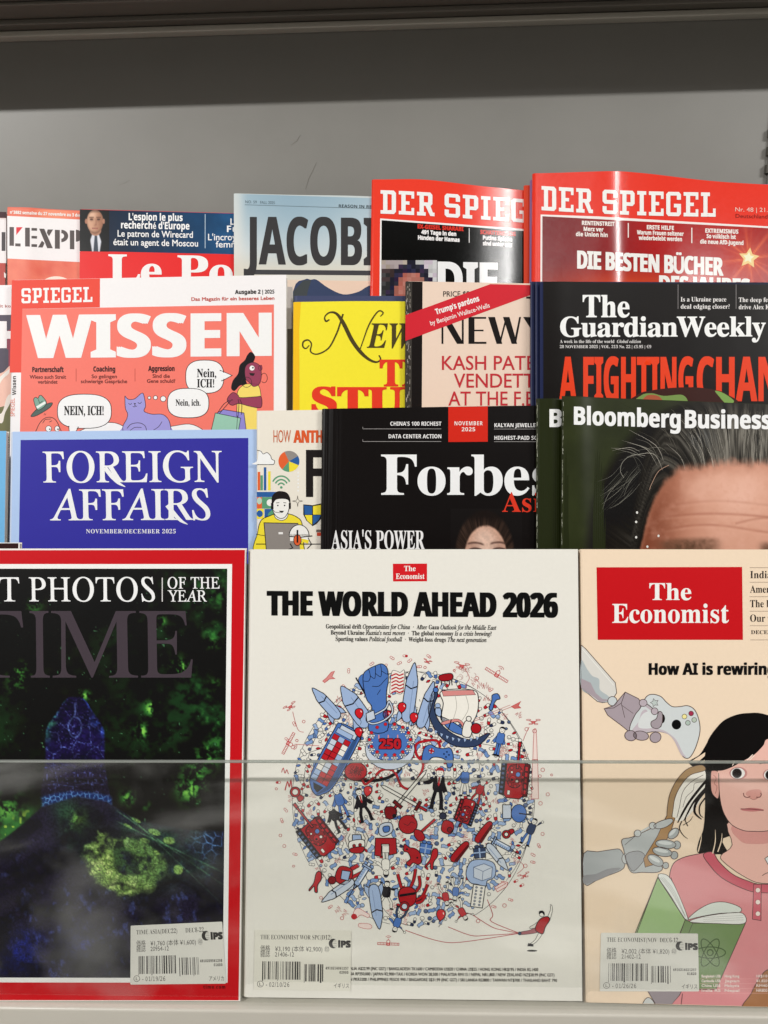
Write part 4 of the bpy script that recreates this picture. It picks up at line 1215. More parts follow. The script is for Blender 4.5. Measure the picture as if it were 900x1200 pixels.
# --- dark green business weekly, two copies
HLX = [640, 740, 749, 757, 765, 778, 795, 830, 870, 900, 985]
HLY = [720, 690, 645, 612, 586, 561, 547, 541, 538, 540, 556]
def hairhead(m):
    def f(x, y):
        n = fbm(x, y, 0.03, 4, 5); g = fbm(x, y, 0.25, 3, 9); g2 = fbm(x, y, .09, 3, 19)
        c = mix((30, 34, 19), (50, 56, 30), n * .9 + sstep(760, 670, x) * .2)
        ex = np.hypot((x - 850) / 166, (y - 640) / 182) + .02 * (n - .5)
        c = mix(c, (18, 15, 12), sstep(1.02, .92, ex) * .98)
        gl = sstep(735, 860, x) * sstep(0, 1, (570 - y) / 40)
        hl = np.interp(x, HLX, HLY)
        xr = x + np.clip(hl - y, 0, 90) * np.clip((862 - x) / 118, -.08, .95)
        st = vnoise(xr * 1.0, y * .035, 1.0, 4) * .6 + vnoise(xr * .33, y * .02, 1.0, 8) * .5
        lit = sstep(745, 800, xr) * .55 + sstep(800, 850, xr) * .45
        lit = lit * sstep(95, 20, hl - y)
        c = mix(c, (150, 145, 134), lit * np.clip(st * 1.7 - .42, 0, 1) * .85)
        c = mix(c, (128, 146, 168), bump(x, y, 822, 512, 14) * .35 * st)
        d = y - hl + 7 * (g2 - .5) + 5 * (g - .5)
        fm = sstep(-5, 9, d)
        s = mix((180, 120, 96), (216, 160, 136), sstep(775, 850, x) + .3 * (n - .5))
        s = mix(s, (120, 62, 42), sstep(812, 752, x) * .9)
        s = mix(s, (168, 108, 84), sstep(26, 2, d) * .6)
        s = mix(s, (240, 194, 174), bump(x, y, 868, 578, 34) * .6 + bump(x, y, 820, 570, 20) * .35 + (g2 - .5) * .3)
        for w, a in ((606 - 4 * np.sin((x - 770) / 42), .30), (620 - 5 * np.sin((x - 780) / 30), .28), (590 - 3 * np.sin((x - 800) / 26), .13), (612 - 5 * np.sin((x - 868) / 20) , .25 * (x > 862))):
            s = mix(s, (146, 84, 64), np.exp(-((y - w) / 1.5) ** 2) * a * 1.35 * sstep(765, 800, x) * (.4 + 1.0 * g2))
            s = mix(s, (236, 184, 160), np.exp(-((y - w - 3) / 1.5) ** 2) * a * .6 * sstep(765, 800, x))
        s = mix(s, (200, 136, 112), (g - .5) * .5); s = mix(s, (228, 170, 150), (g2 - .5) * .4)
        br = sstep(0, 1, (y - (627 + (x - 830) ** 2 * .0007)) / 9) * sstep(762, 790, x) * sstep(852, 825, x)
        s = mix(s, (84, 58, 42), br * (.35 + .7 * g))
        s = mix(s, (84, 58, 42), sstep(0, 1, (y - 632) / 9) * sstep(884, 900, x) * (.35 + .7 * g))
        return mix(c, s, fm)
    return f
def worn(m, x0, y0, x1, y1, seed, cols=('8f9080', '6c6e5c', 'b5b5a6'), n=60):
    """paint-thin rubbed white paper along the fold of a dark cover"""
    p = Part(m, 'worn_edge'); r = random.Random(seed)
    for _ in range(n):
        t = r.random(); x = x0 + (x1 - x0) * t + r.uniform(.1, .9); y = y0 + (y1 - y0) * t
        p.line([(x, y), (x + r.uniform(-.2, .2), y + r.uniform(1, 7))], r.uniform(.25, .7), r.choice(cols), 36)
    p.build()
m = Mag('dark green magazine half hidden behind its front copy, showing one white letter', T2, 0.018, (628.4, 467), (950, 477), le=(628.6, 640), thick=0.003, paper='262b17', rough=.3, spec=.5, bend=gauss(0.002, 0.012, 0.008))
p = Part(m, 'masthead'); p.text('B', 'b', 644.4, 658, 500.2, 20.4, 'f0eeec', 30, .55, .3, res=5); p.build()
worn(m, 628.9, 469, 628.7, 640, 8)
m = Mag('dark green magazine with a large photo of a grey haired forehead', T2, 0.0248, (658.6, 464), (981, 477), le=(656.8, 640), thick=0.003, paper='262b17', rough=.3, spec=.5, bend=gauss(0.0015, 0.010, 0.009))
raster(m, 'cover_picture', [(660, 464.6), (980, 477.4), (980, 660), (658, 660)], 1.3, hairhead(m), 6, rough=.3)
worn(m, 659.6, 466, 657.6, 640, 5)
p = Part(m, 'portrait')
rr = random.Random(11)
for i in range(420):
    a = rr.random()
    x = 772 + a * 200
    hl = float(np.interp(x, HLX, HLY))
    yb = hl + rr.uniform(-34, 7) - (10 if a < .1 else 0)
    L = rr.uniform(22, 58)
    if x < 806 and rr.random() < .72: continue
    k = max(-.08, min(1.05, (866 - x) / 92))
    dx = -k * L * .95 + rr.uniform(-3, 3)
    q = catmull([(x, yb), (x + dx * .25, yb - L * .42), (x + dx, yb - L * (1 - .22 * k))], False, 4)
    q = [(u, v) for u, v in q if u > 700 and v > 469 + (u - 660) * .043]
    if x > 820: c = rr.choice(['8e897f', '77736a', 'a8a398', '5a564e', '46423b', '35322c', '26231f'])
    else: c = rr.choice(['4c4840', '6b665c', '2a2722', '1d1a17', '8a857a', '35322c', '1a1815'])
    if rr.random() < .05: c = 'c9c3b6'
    if len(q) > 2: p.line(q, rr.uniform(.22, .42), c, 14 + i * .012, taper=[.3, 1, .8, .2])
for i in range(26):
    x = 738 - rr.random() * 30; y = 556 + rr.random() * 34
    p.line(catmull([(x + 14, y - 16), (x, y), (x - rr.uniform(6, 20), y + rr.uniform(6, 18))], False, 4), rr.uniform(.22, .42), rr.choice(['6c6b62', '4a4942', '8a887c', '3a3a32']), 14 + i * .05, taper=[.2, 1, .3])
for i in range(12):
    x = 745 + rr.random() * 40; y = 522 + rr.random() * 18
    p.line(catmull([(x, y + 24 * rr.random()), (x - 12, y - 2), (x - rr.uniform(26, 44), y + rr.uniform(-12, 10))], False, 5), rr.uniform(.3, .55), rr.choice(['8a877c', 'b4afa2', '5c5a52']), 18 + i * .05, taper=[.2, 1, .2])
p.line(catmull([(756, 534), (742, 533), (730, 541), (727, 552), (731, 560)], False, 6), .5, '8f8c82', 22)
p.line(catmull([(784, 545), (772, 552), (764, 566), (761, 574)], False, 6), .45, 'c9a48c', 22)
for x, y in ((746.5, 600.6), (745.4, 611.6), (745.4, 629.6), (771.6, 628), (758.6, 640.6)): p.ell(x, y, 1.3, 1.5, 'e6e4de', 30, n=10)
p.build()
p = Part(m, 'masthead')
p.text('Bloomberg', 'b', 673, 797, 497.4, 20.6, 'f4f2f0', 40, .55, .3, slope=.032, res=6); p.text('Businessweek', 'b', 803, 966, 501.4, 20.6, 'f4f2f0', 40, .55, .3, slope=.012, res=6)
p.build()
# =================================================================== front row
def price_sticker(m, quad, title, rest, price, code, date, land, num, num2, ly=70, seed=1, paper='dcdad2'):
    """shop price label: a thin slip of paper glued to the cover, printed with prices and two barcodes"""
    TL, TR, BR, BL = [np.array(q, float) for q in quad]
    def q(x, y):
        s, t = x / 112.0, y / 70.0
        return tuple(TL * (1 - s) * (1 - t) + TR * s * (1 - t) + BR * s * t + BL * (1 - s) * t)
    class SP(Part):
        def build(s):
            s.v = [(*q(a, b), h) for a, b, h in s.v]
            return Part.build(s)
    p = SP(m, 'price_sticker')
    c = []
    for (x, y, a0) in ((0, 0, 180), (112, 0, 270), (112, 70, 0), (0, 70, 90)):
        cx = 1.2 if x == 0 else 110.8; cy = 1.2 if y == 0 else 68.8
        c += [(cx + 1.2 * math.cos(rad(a0 + k * 30)), cy + 1.2 * math.sin(rad(a0 + k * 30))) for k in range(4)]
    p.poly(c, paper, ly)
    st = p.build()
    # visible thickness of the slip
    p = SP(m, 'lettering', st)
    K = '3a3734'
    p.text(title, 'L', 7, 89, 10.8, 5.2, K, ly + 4)
    if rest: p.text(rest, 'R', 70, 91, 9.6, 5.4, K, ly + 4)
    p.text('価格', 'r', 7, 18.2, 24.4, 5.6, K, ly + 4); p.text('雑誌', 'r', 7, 18.2, 31, 5.6, K, ly + 4)
    p.text(price, 'r', 24, 87, 24.6, 5.2, K, ly + 4); p.text(code, 'r', 24, 46, 30.8, 5.0, K, ly + 4)
    p.text(num, 'm', 83, 109, 45.2, 2.7, K, ly + 4, .1); p.text(num2, 'm', 99, 109, 50, 2.7, K, ly + 4, .1)
    p.ell(7.6, 63, 3.5, 3.5, None, ly + 4, line=K, lw=.55); p.text('L', 'r', 6.5, 9.2, 64.8, 3.6, K, ly + 4)
    p.text('- ' + date, 'm', 14, 41, 66, 4.8, K, ly + 4); p.text(land, 'r', 92.5, 110, 66.4, 4.4, K, ly + 4)
    p.build()
    p = SP(m, 'distributor_logo', st)
    p.ell(91.5, 15.2, 5.4, 5.6, '2e2c2c', ly + 4); p.ell(94.6, 15.2, 4.2, 4.8, paper, ly + 5)
    for k in range(5): p.rect(90.8 + k * .1, 11.2 + k * 1.9, 95 + k * .2, 11.6 + k * 1.9, '5a5858', ly + 6)
    p.text('iPS', 'b', 97.4, 111, 19.4, 7.2, '2e2c2c', ly + 4, .55)
    p.build()
    rr = random.Random(seed)
    for (x0, x1, y0, y1) in ((9.5, 54, 36.5, 57.6), (58, 81, 39.4, 59.4)):
        p = SP(m, 'barcode', st)
        x = x0; k = 0
        while x < x1 - .4:
            w = rr.choice([.5, .5, .9, 1.3, 1.7])
            if k % 2 == 0: p.rect(x, y0, min(x + w, x1), y1 + (1.6 if k in (0, 16) else 0), rr.choice(['3a3737', '4c4848', '2e2b2b']), ly + 4)
            x += w + .12; k += 1
        p.build()

# --- bit of a dark magazine behind the red framed one
m = Mag('dark brown magazine edge peeking above the turtle cover', T1, 0.001, (-190, 636.4), (23, 635.8), thick=0.003, paper='f0ebe8', BL=(-190, 1172), BR=(14, 1172))
p = Part(m, 'cover_print'); p.poly([(-186, 637.2), (21.6, 636.6), (18, 900), (-190, 900)], '2c0f0c', 6); p.build()

# --- red framed magazine with a green-glowing animal picture
m = Mag('red framed magazine with a glowing green and blue turtle picture', T1, 0.0045, (-96, 643), (288, 642.6), BL=(-104, 1172.5), BR=(281.6, 1173.2), thick=0.0035, paper='efe8e4', rough=.36, spec=.45)
p = Part(m, 'cover_frame')
p.poly([(-96, 645), (287.0, 644.4), (279.6, 1172.2), (-104, 1172)], 'c5171f', 3)
p.poly([(-72, 661), (272, 661), (266.6, 1151.6), (-80, 1151)], 'f1edea', 5)
p.build()
def turtle(x, y):
    n = fbm(x, y, 0.012, 4, 1); n2 = fbm(x, y, 0.045, 4, 2); n3 = fbm(x, y, 0.16, 3, 3); n4 = vnoise(x, y, .5, 8)
    c = mix((11, 6, 8), (20, 14, 14), n2)
    # drifting green weed
    g = sstep(.50, .72, n * .62 + n2 * .42) * sstep(.3, .62, n3 * .7 + n2 * .35)
    g = g * (0.25 + sstep(60, 250, x) * .7 + sstep(40, 0, x) * .4)
    c = mix(c, (30, 76, 36), g * .75); c = mix(c, (64, 140, 60), g * sstep(.6, .8, n3) * sstep(215, 250, x) * .6)
    for cx, cy, r, a in ((23, 788, 10, .9), (100, 815, 6, .8), (212, 783, 11, 1), (178, 830, 9, 1), (166, 857, 9, .9), (244, 884, 15, .7), (40, 710, 9, .6), (250, 752, 9, .6), (150, 935, 9, .8), (222, 925, 16, .9), (190, 728, 6, .7), (252, 802, 7, .5), (8, 950, 20, .7), (20, 800, 14, .4), (230, 905, 16, .7), (172, 945, 6, .5), (262, 700, 12, .4)):
        b = bump(x, y, cx, cy, r) * sstep(.42, .68, n3 * .6 + n2 * .25 + n4 * .2) * a
        c = mix(c, (70, 170, 66), b * 1.1); c = mix(c, (176, 232, 96), np.clip(b - .45, 0, 1) * 1.6)
    sp = sstep(.93, .985, vnoise(x, y, .45, 21)) * sstep(.45, .6, n2)
    c = mix(c, (92, 160, 110), sp * .7)
    # head of the animal, seen from above
    hw = np.interp(y, [815, 818, 823, 830, 838, 846, 856, 868, 880, 895, 915, 935], [2, 9, 14, 18, 23.5, 30, 34, 35, 34.5, 35, 38, 41])
    hx = 88.0
    head = sstep(1.04, .96, np.abs(x - hx) / hw) * sstep(815, 819, y) * sstep(940, 934, y)
    e = cells(x - 88 + 3 * n3, y - 800 + 4 * n3, 0.052, 3)
    ln = np.exp(-(e / .032) ** 2)
    hc = mix((20, 14, 40), (34, 26, 84), n2 * .8 + .3 * n3 - .1)
    hc = mix(hc, (34, 28, 44), sstep(895, 915, y) * .7)
    hc = mix(hc, (96, 118, 196), ln * (.25 + .6 * n3) * sstep(.35, .7, n2 + n3 * .3)); hc = mix(hc, (120, 150, 235), sstep(.82, .95, n4) * .35)
    rim = sstep(.78, 1.0, np.abs(x - hx) / hw) * sstep(885, 850, y) * sstep(.35, .65, n3)
    hc = mix(hc, (54, 92, 206), rim * (.3 + .5 * n3))
    hc = mix(hc, (66, 170, 118), rim * (x < hx) * (.25 + .6 * n3))
    ov = np.abs(np.hypot((x - 88 + 2 * (n3 - .5)) / 7.5, (y - 852) / 12 + .3 * (n3 - .5)) - 1)
    hc = mix(hc, (110, 138, 214), np.exp(-(ov / .09) ** 2) * (.2 + .9 * n3))
    hc = mix(hc, (120, 150, 232), np.exp(-((x - 88 - 2 * (n3 - .5)) / .9) ** 2) * sstep(822, 826, y) * sstep(840, 836, y) * .8)
    hc = mix(hc, (64, 104, 224), bump(x, y, 116, 846, 8) * sstep(.4, .7, n3) * 1.2 + bump(x, y, 111, 834, 5) * n3)
    hc = mix(hc, (70, 150, 120), bump(x, y, 61, 846, 7) * sstep(.4, .7, n3) + bump(x, y, 58, 862, 5) * n3 * .6)
    hc = mix(hc, (14, 10, 22), sstep(.35, .6, fbm(x, y, .08, 3, 61)) * .45)
    hc = hc * (.65 + .7 * n4[:, None])
    c = mix(c, hc, head)
    # collar of bright scales
    yt = 929 + ((x - 90) / 40) ** 2 * 6
    col = sstep(yt - 4, yt + 1, y) * sstep(yt + 17, yt + 12, y) * sstep(43, 39, np.abs(x - 90))
    ce = np.exp(-(cells(x, y, .19, 6) / .16) ** 2)
    c = mix(c, mix((26, 44, 100), (112, 168, 236), ce * (.5 + .6 * n3)), col)
    # back of the animal
    edge = np.interp(x, [-110, -40, 0, 22, 50, 90, 125, 150, 165, 195, 225, 262, 280], [1010, 988, 985, 969, 944, 932, 938, 954, 961, 966, 972, 973, 974])
    bd = sstep(-1, 3, y - edge)
    bc = mix((15, 12, 26), (34, 30, 54), n2 * 1.1 - .1 + .2 * n3)
    fl = vnoise(x, y, .12, 31) * fbm(x, y * .6, .3, 2, 33)
    bc = mix(bc, (58, 70, 130), sstep(.34, .6, fl) * .6 * sstep(960, 1060, y))
    bc = mix(bc, (26, 40, 140), bump(x, y, 90, 1105, 16) * (.3 + n3) + bump(x, y, 18, 1128, 20) * n3 + bump(x, y, 30, 1108, 20) * n3 * .8)
    wx = x + 14 * (n2 - .5) + 9 * (n3 - .5); wy = y + 14 * (fbm(x, y, .05, 3, 51) - .5) + 8 * (n3 - .5)
    ring = np.abs(np.hypot((wx - 146) / 33, (wy - 1012) / 25 - (wx - 146) * .008) - 1) + .3 * sstep(-150, -100, np.degrees(np.arctan2(wy - 1012, wx - 146))) * sstep(-60, -100, np.degrees(np.arctan2(wy - 1012, wx - 146)))
    rg = sstep(.56, .30, ring + .5 * (n2 - .5)) * sstep(.28, .56, n3 * .55 + n2 * .35 + .14)
    inn = sstep(1.25, .7, np.hypot((wx - 146) / 33, (wy - 1012) / 25))
    bc = mix(bc, (56, 80, 44), inn * sstep(.25, .6, n3 * .7 + n2 * .3) * .85)
    bc = mix(bc, (74, 100, 48), np.exp(-(ring / .6) ** 2) * .45 * (.4 + n3))
    bc = mix(bc, (132, 168, 82), rg * (.55 + .5 * n3)); bc = mix(bc, (196, 216, 134), rg * sstep(.5, .8, n3) * .8); bc = mix(bc, (40, 56, 34), rg * np.exp(-(cells(x, y, .16, 40) / .10) ** 2) * .5)
    bc = mix(bc, (70, 120, 60), bump(x, y, 92, 962, 15) * sstep(.3, .6, n3) * 1.0); bc = mix(bc, (150, 200, 80), bump(x, y, 92, 960, 8) * n3)
    bc = mix(bc, (40, 84, 54), bump(x, y, 75, 948, 14) * .6 + bump(x, y, 90, 985, 20) * n3 * .7)
    for cx, cy, rx, ry, an in ((181, 975, 8, 3.6, .35), (198, 985, 7.5, 4.6, .1), (170, 985, 6.5, 3, .3), (209, 1019, 6, 6, 0), (160, 961, 6, 2.6, .5), (184, 999, 4, 2.2, .4), (150, 968, 6, 1.8, .5)):
        u = (x - cx) * math.cos(an) + (y - cy) * math.sin(an); v = -(x - cx) * math.sin(an) + (y - cy) * math.cos(an)
        d = np.hypot(u / rx, v / ry)
        bc = mix(bc, (170, 206, 104), sstep(1.1, .75, d) * (.7 + .4 * n3))
    gy_ = sstep(130, 190, x) * sstep(18, 60, y - edge) * sstep(1075, 1030, y + (x - 230) * -.2)
    bc = mix(bc, (40, 88, 56), np.clip(n3 * 1.3 * sstep(120, 170, x) * sstep(1060, 1010, y) * (.3 + .8 * n2), 0, 1) * .8)
    ln2 = np.exp(-((y - (964 + (x - 140) * .48)) / 1.0) ** 2) + np.exp(-((y - (952 + (x - 140) * .70)) / .9) ** 2) + np.exp(-((y - (945 + (x - 140) * .95)) / .8) ** 2)
    bc = mix(bc, (96, 150, 104), ln2 * .55 * sstep(130, 150, x))
    sc = np.exp(-(cells(x, y, .10, 12) / .10) ** 2)
    bc = mix(bc, mix((26, 36, 62), (96, 140, 200), sc), bump(x, y, 246, 985, 20) * .9)
    bc = mix(bc, mix((16, 20, 40), (60, 84, 150), sc), sstep(244, 262, x) * sstep(1010, 980, y) * .7)
    bc = bc * (.62 + .76 * vnoise(x, y, .8, 71)[:, None])
    bc = mix(bc, (8, 8, 16), sstep(.5, .62, fbm(x, y * 1.4, .028, 4, 81)) * .55 * (1 - rg))
    cr = np.exp(-((y - (1052 + 12 * np.sin(x / 34) + 8 * np.sin(x / 13 + 1) - (x - 130) * .12)) / 2.2) ** 2)
    bc = mix(bc, (8, 7, 12), cr * .4)
    c = mix(c, bc, bd)
    c = mix(c, (60, 140, 60), (1 - bd) * sstep(26, 2, edge - y) * sstep(60, 20, x) * sstep(.35, .6, n2 + .1) * .8)
    c = mix(c, (190, 220, 80), (1 - bd) * sstep(22, 6, edge - y) * sstep(50, 10, x) * sstep(.72, .85, vnoise(x, y, .22, 44)))
    return c
raster(m, 'cover_picture', [(-70, 666.4), (266.4, 666.4), (261, 1146), (-76, 1145.4)], 1.0, turtle, 9, rough=.36)
p = Part(m, 'masthead')
TG = '443b42'
p.text('T', 'R', -52, 27.4, 794, 78, TG, 24, 0, res=6); p.text('I', 'R', 34.6, 58.6, 794, 78, TG, 24, 0, res=6); p.text('M', 'R', 60, 162, 794, 78, TG, 24, 0, res=6); p.text('E', 'R', 163.4, 226, 794, 78, TG, 24, 0, res=6)
p.build()
p = Part(m, 'headlines')
p.text('BEST', 'R', -76, 22.6, 704.6, 28, 'f2f0ef', 30, .12, res=6); p.text('PHOTOS', 'R', 34, 181.6, 704.6, 28, 'f2f0ef', 30, .12, res=6)
p.rect(189.7, 677, 190.8, 705, 'e0dcda', 30); p.text('OF THE', 'R', 196.6, 257.4, 689.6, 13.2, 'f2f0ef', 30, .12, res=5); p.text('YEAR', 'R', 196.6, 242.4, 704.8, 13, 'f2f0ef', 30, .12, res=5)
p.build()
p = Part(m, 'web_address')
p.text('time.com', 'b', 238.4, 264, 1158.4, 4, '3c0a0c', 30, track=1.3)
p.build()
price_sticker(m, [(153.4, 1084.4), (260.6, 1079.6), (265, 1152.2), (153, 1153.4)], 'TIME ASIA(DEC22)      DEC8-22', None, '¥1,760 (本体 ¥1,600) ㊞', '20954-12', '01/19/26', 'アメリカ', '4910209541258', '01600', seed=4)

# --- white annual with the globe of drawings: one copy behind, one in front
m = Mag('second white magazine behind the globe cover, only its left edge showing', T1, 0.0015, (290.6, 644.4), (675, 644.2), BL=(282.6, 1168), BR=(680, 1172.6), thick=0.003, paper='dcd8cc')
m = Mag('white magazine with heavy black headline over a globe of tiny drawings', T1, 0.0068, (292.2, 643.8), (677.2, 643.6), BL=(285.2, 1168.6), BR=(682.4, 1173.2), thick=0.004, paper='e5e2d9', rough=.5, spec=.3)
p = Part(m, 'logo_box')
p.poly([(460.4, 660.6), (500.4, 660.4), (500.4, 681.2), (460.6, 681.4)], 'd01f26', 6)
p.text('The', 'L', 473.6, 487, 669.2, 6.0, 'f3ece8', 12, .1); p.text('Economist', 'L', 464, 497.4, 678.4, 6.2, 'f3ece8', 12, .1)
p.build()
p = Part(m, 'headline')
p.text('THE WORLD AHEAD 2026', 'b', 314.2, 652.4, 720.8, 28, '100d0c', 30, 1.55, .4, slope=.0075, res=6, track=1.0)
p.build()
p = Part(m, 'subtitle')
K = '2a2624'
p.text([('Geopolitical drift ', 'L'), ('Opportunities for China', 'I'), ('  ·  After Gaza ', 'L'), ('Outlook for the Middle East', 'I')], '', 382, 581.6, 736.4, 5.0, K, 30, .07, slope=.008)
p.text([('Beyond Ukraine ', 'L'), ("Russia's next moves", 'I'), ('  ·  The global economy ', 'L'), ('Is a crisis brewing?', 'I')], '', 387.6, 576, 743.6, 5.0, K, 30, .07, slope=.008)
p.text([('Sporting values ', 'L'), ('Political football', 'I'), ('  ·  Weight-loss drugs ', 'L'), ('The next generation', 'I')], '', 393.4, 570, 751, 5.0, K, 30, .07, slope=.008)
p.build()
p = Part(m, 'price_list')
for t_, x0, x1, y in (('AUSTRALIA A$22.99 (INC GST) / BANGLADESH TK1600 / CAMBODIA US$20 / CHINA US$25 / HONG KONG HK$195 / INDIA RS.1400', 398, 630.6, 1136.4), ('INDONESIA RP350,000 / JAPAN ¥2,900+TAX / KOREA WON 28,500 / MALAYSIA RM115 / NEPAL NR1,800 / NEW ZEALAND NZ$38.99 (INC GST)', 394, 649.6, 1142.6), ('PAKISTAN PKR3200 / PHILIPPINES PESOS 990 / SINGAPORE S$31.99 (INC GST) / SRI LANKA RS3800 / TAIWAN NT$700 / THAILAND BAHT 790', 394, 652.6, 1149)):
    p.text(t_, 'r', x0, x1, y, 3.5, '38342f', 30, .04, slope=.006)
p.build()

# ---- the globe of drawings
p = Part(m, 'globe_drawing')
RE, BL, LB, BK, WH = 'b5222b', '4c73b6', '9cb2d4', '15121a', 'e6e3da'
GX, GY, GR_ = 484.5, 936.0, 146.0
rr = random.Random(21)
OCC = []
def tf(cx, cy, s=1.0, r=0.0):
    c_, s_ = math.cos(rad(r)) * s, math.sin(rad(r)) * s
    return lambda pts: [(cx + x * c_ - y * s_, cy + x * s_ + y * c_) for x, y in pts]
LW = .95
def draw(T, pts, fill, ly=30, line=BK, sm=True, lw=LW):
    q = T(pts)
    if sm: q = catmull(q, True, 4)
    if fill: p.poly(q, fill, ly)
    if line: p.line(q, lw, line, ly + .5, True)
def stroke(T, pts, c=BK, w=LW, ly=33, sm=False, taper=None):
    q = T(pts)
    if sm: q = catmull(q, False, 4)
    p.line(q, w, c, ly, taper=taper)
def circ(T, x, y, r, fill, ly=33, line=BK, lw=LW, ry=None, n=18):
    q = T([(x + r * math.cos(a), y + (ry or r) * math.sin(a)) for a in np.linspace(0, 2 * math.pi, n, endpoint=False)])
    if fill: p.poly(q, fill, ly)
    if line: p.line(q, lw, line, ly + .5, True)
# outline arcs of the globe
def arc(cx, cy, rx, ry, a0, a1, c=BK, w=.7, ly=14, n=60):
    p.line([(cx + rx * math.cos(rad(a)), cy + ry * math.sin(rad(a))) for a in np.linspace(a0, a1, n)], w, c, ly)
arc(GX, GY, 142, 149, 150, 400, w=.45, n=120); arc(GX - 6, GY, 124, 149, 100, 262, w=.5); arc(GX + 22, GY + 4, 118, 146, -70, 66, w=.5)
arc(GX, GY, 70, 149, 95, 265, w=.5); arc(GX, GY, 80, 149, -85, 85, w=.5); arc(GX, GY + 40, 138, 40, 10, 170, w=.5); arc(GX, GY - 40, 138, 30, 190, 350, w=.5)

def pill(x, y, s, r, a=RE, b=WH, line=BK):
    T = tf(x, y, s, r)
    def half(sg): return [(0, -1.5)] + [(sg * (2.0 + 1.5 * math.cos(t)), 1.5 * math.sin(t)) for t in np.linspace(-math.pi / 2, math.pi / 2, 7)] + [(0, 1.5)]
    p.poly(T(half(1)), a, 20); p.poly(T(half(-1)), b, 20); p.line(T(half(1) + half(-1)[::-1]), .5, line, 21, True); p.line(T([(0, -1.5), (0, 1.5)]), .4, line, 21)
def ball(x, y, r, f=WH):
    T = tf(x, y, 1, 20); circ(T, 0, 0, r, f, 20, BK, .5, n=12); stroke(T, [(-r * .5, r * .2), (0, r * .6), (r * .6, r * .2)], BK, .35, 22)
def bill(x, y, s, r, c=None):
    c = c or rr.choice([LB, LB, '7f9cc8', '6f8fc2'])
    T = tf(x, y, s, r); draw(T, [(-4, -1.6), (-1.4, -2.4), (1.4, -1.4), (4, -2), (4, 1.6), (1.4, 2.2), (-1.4, 1.4), (-4, 2.2)], c, 18, '2f3c58', False, .55)
def balloon(x, y, s=1, r=0):
    T = tf(x, y, s, r); draw(T, [(0, -6), (3.6, -4.6), (4.8, -.6), (2.8, 4), (0, 6), (-2.8, 4), (-4.8, -.6), (-3.6, -4.6)], 'c9232b', 40); draw(T, [(-1, 6), (1, 6), (0, 7.6)], 'c9232b', 40, BK, False, .5); stroke(T, [(2, -3), (3, -1)], 'f0e0dc', .9, 42); stroke(T, [(0, 7.4), (1, 10), (-.6, 13)], BK, .45, 38, True)
def rocket(x, y, L, w, r, f=LB, tip=LB):
    T = tf(x, y, 1, r)
    draw(T, [(0, -L * .5), (w * .34, -L * .30), (w * .5, -L * .12), (w * .42, L * .42), (-w * .42, L * .42), (-w * .5, -L * .12), (-w * .34, -L * .30)], f, 34)
    p.line(T([(-w * .5, -L * .12), (0, -L * .07), (w * .5, -L * .12)]), 1.5, BK, 36)
    draw(T, [(w * .42, L * .12), (w * .85, L * .36), (w * .85, L * .5), (w * .42, L * .42)], f, 33, BK, False); draw(T, [(-w * .42, L * .12), (-w * .85, L * .36), (-w * .85, L * .5), (-w * .42, L * .42)], f, 33, BK, False)
    draw(T, [(-w * .2, L * .5), (w * .2, L * .5), (w * .2, L * .42), (-w * .2, L * .42)], 'f0ece2', 33, BK, False, .5)
    stroke(T, [(w * .12, -L * .2), (w * .16, L * .36)], '7f93b5', .8, 36)
    OCC.append((x, y, max(w, L * .32)))
def puff(x, y, n, sp, c='c7aaa4'):
    for _ in range(n):
        a = rr.uniform(0, 6.28); d = rr.uniform(0, sp); T = tf(x + d * math.cos(a), y + d * math.sin(a) * .7, rr.uniform(2, 4), rr.uniform(0, 360))
        stroke(T, [(math.cos(t), math.sin(t)) for t in np.linspace(0, 3.8, 9)], c, .6, 16)
def dashes(x, y, n, sp, c=BK, ang=None, L=3):
    for _ in range(n):
        a = rr.uniform(0, 6.28) if ang is None else rad(ang + rr.uniform(-8, 8)); px, py = x + rr.uniform(-sp, sp), y + rr.uniform(-sp, sp)
        p.line([(px, py), (px + L * math.cos(a), py + L * math.sin(a))], .45, c, 17)
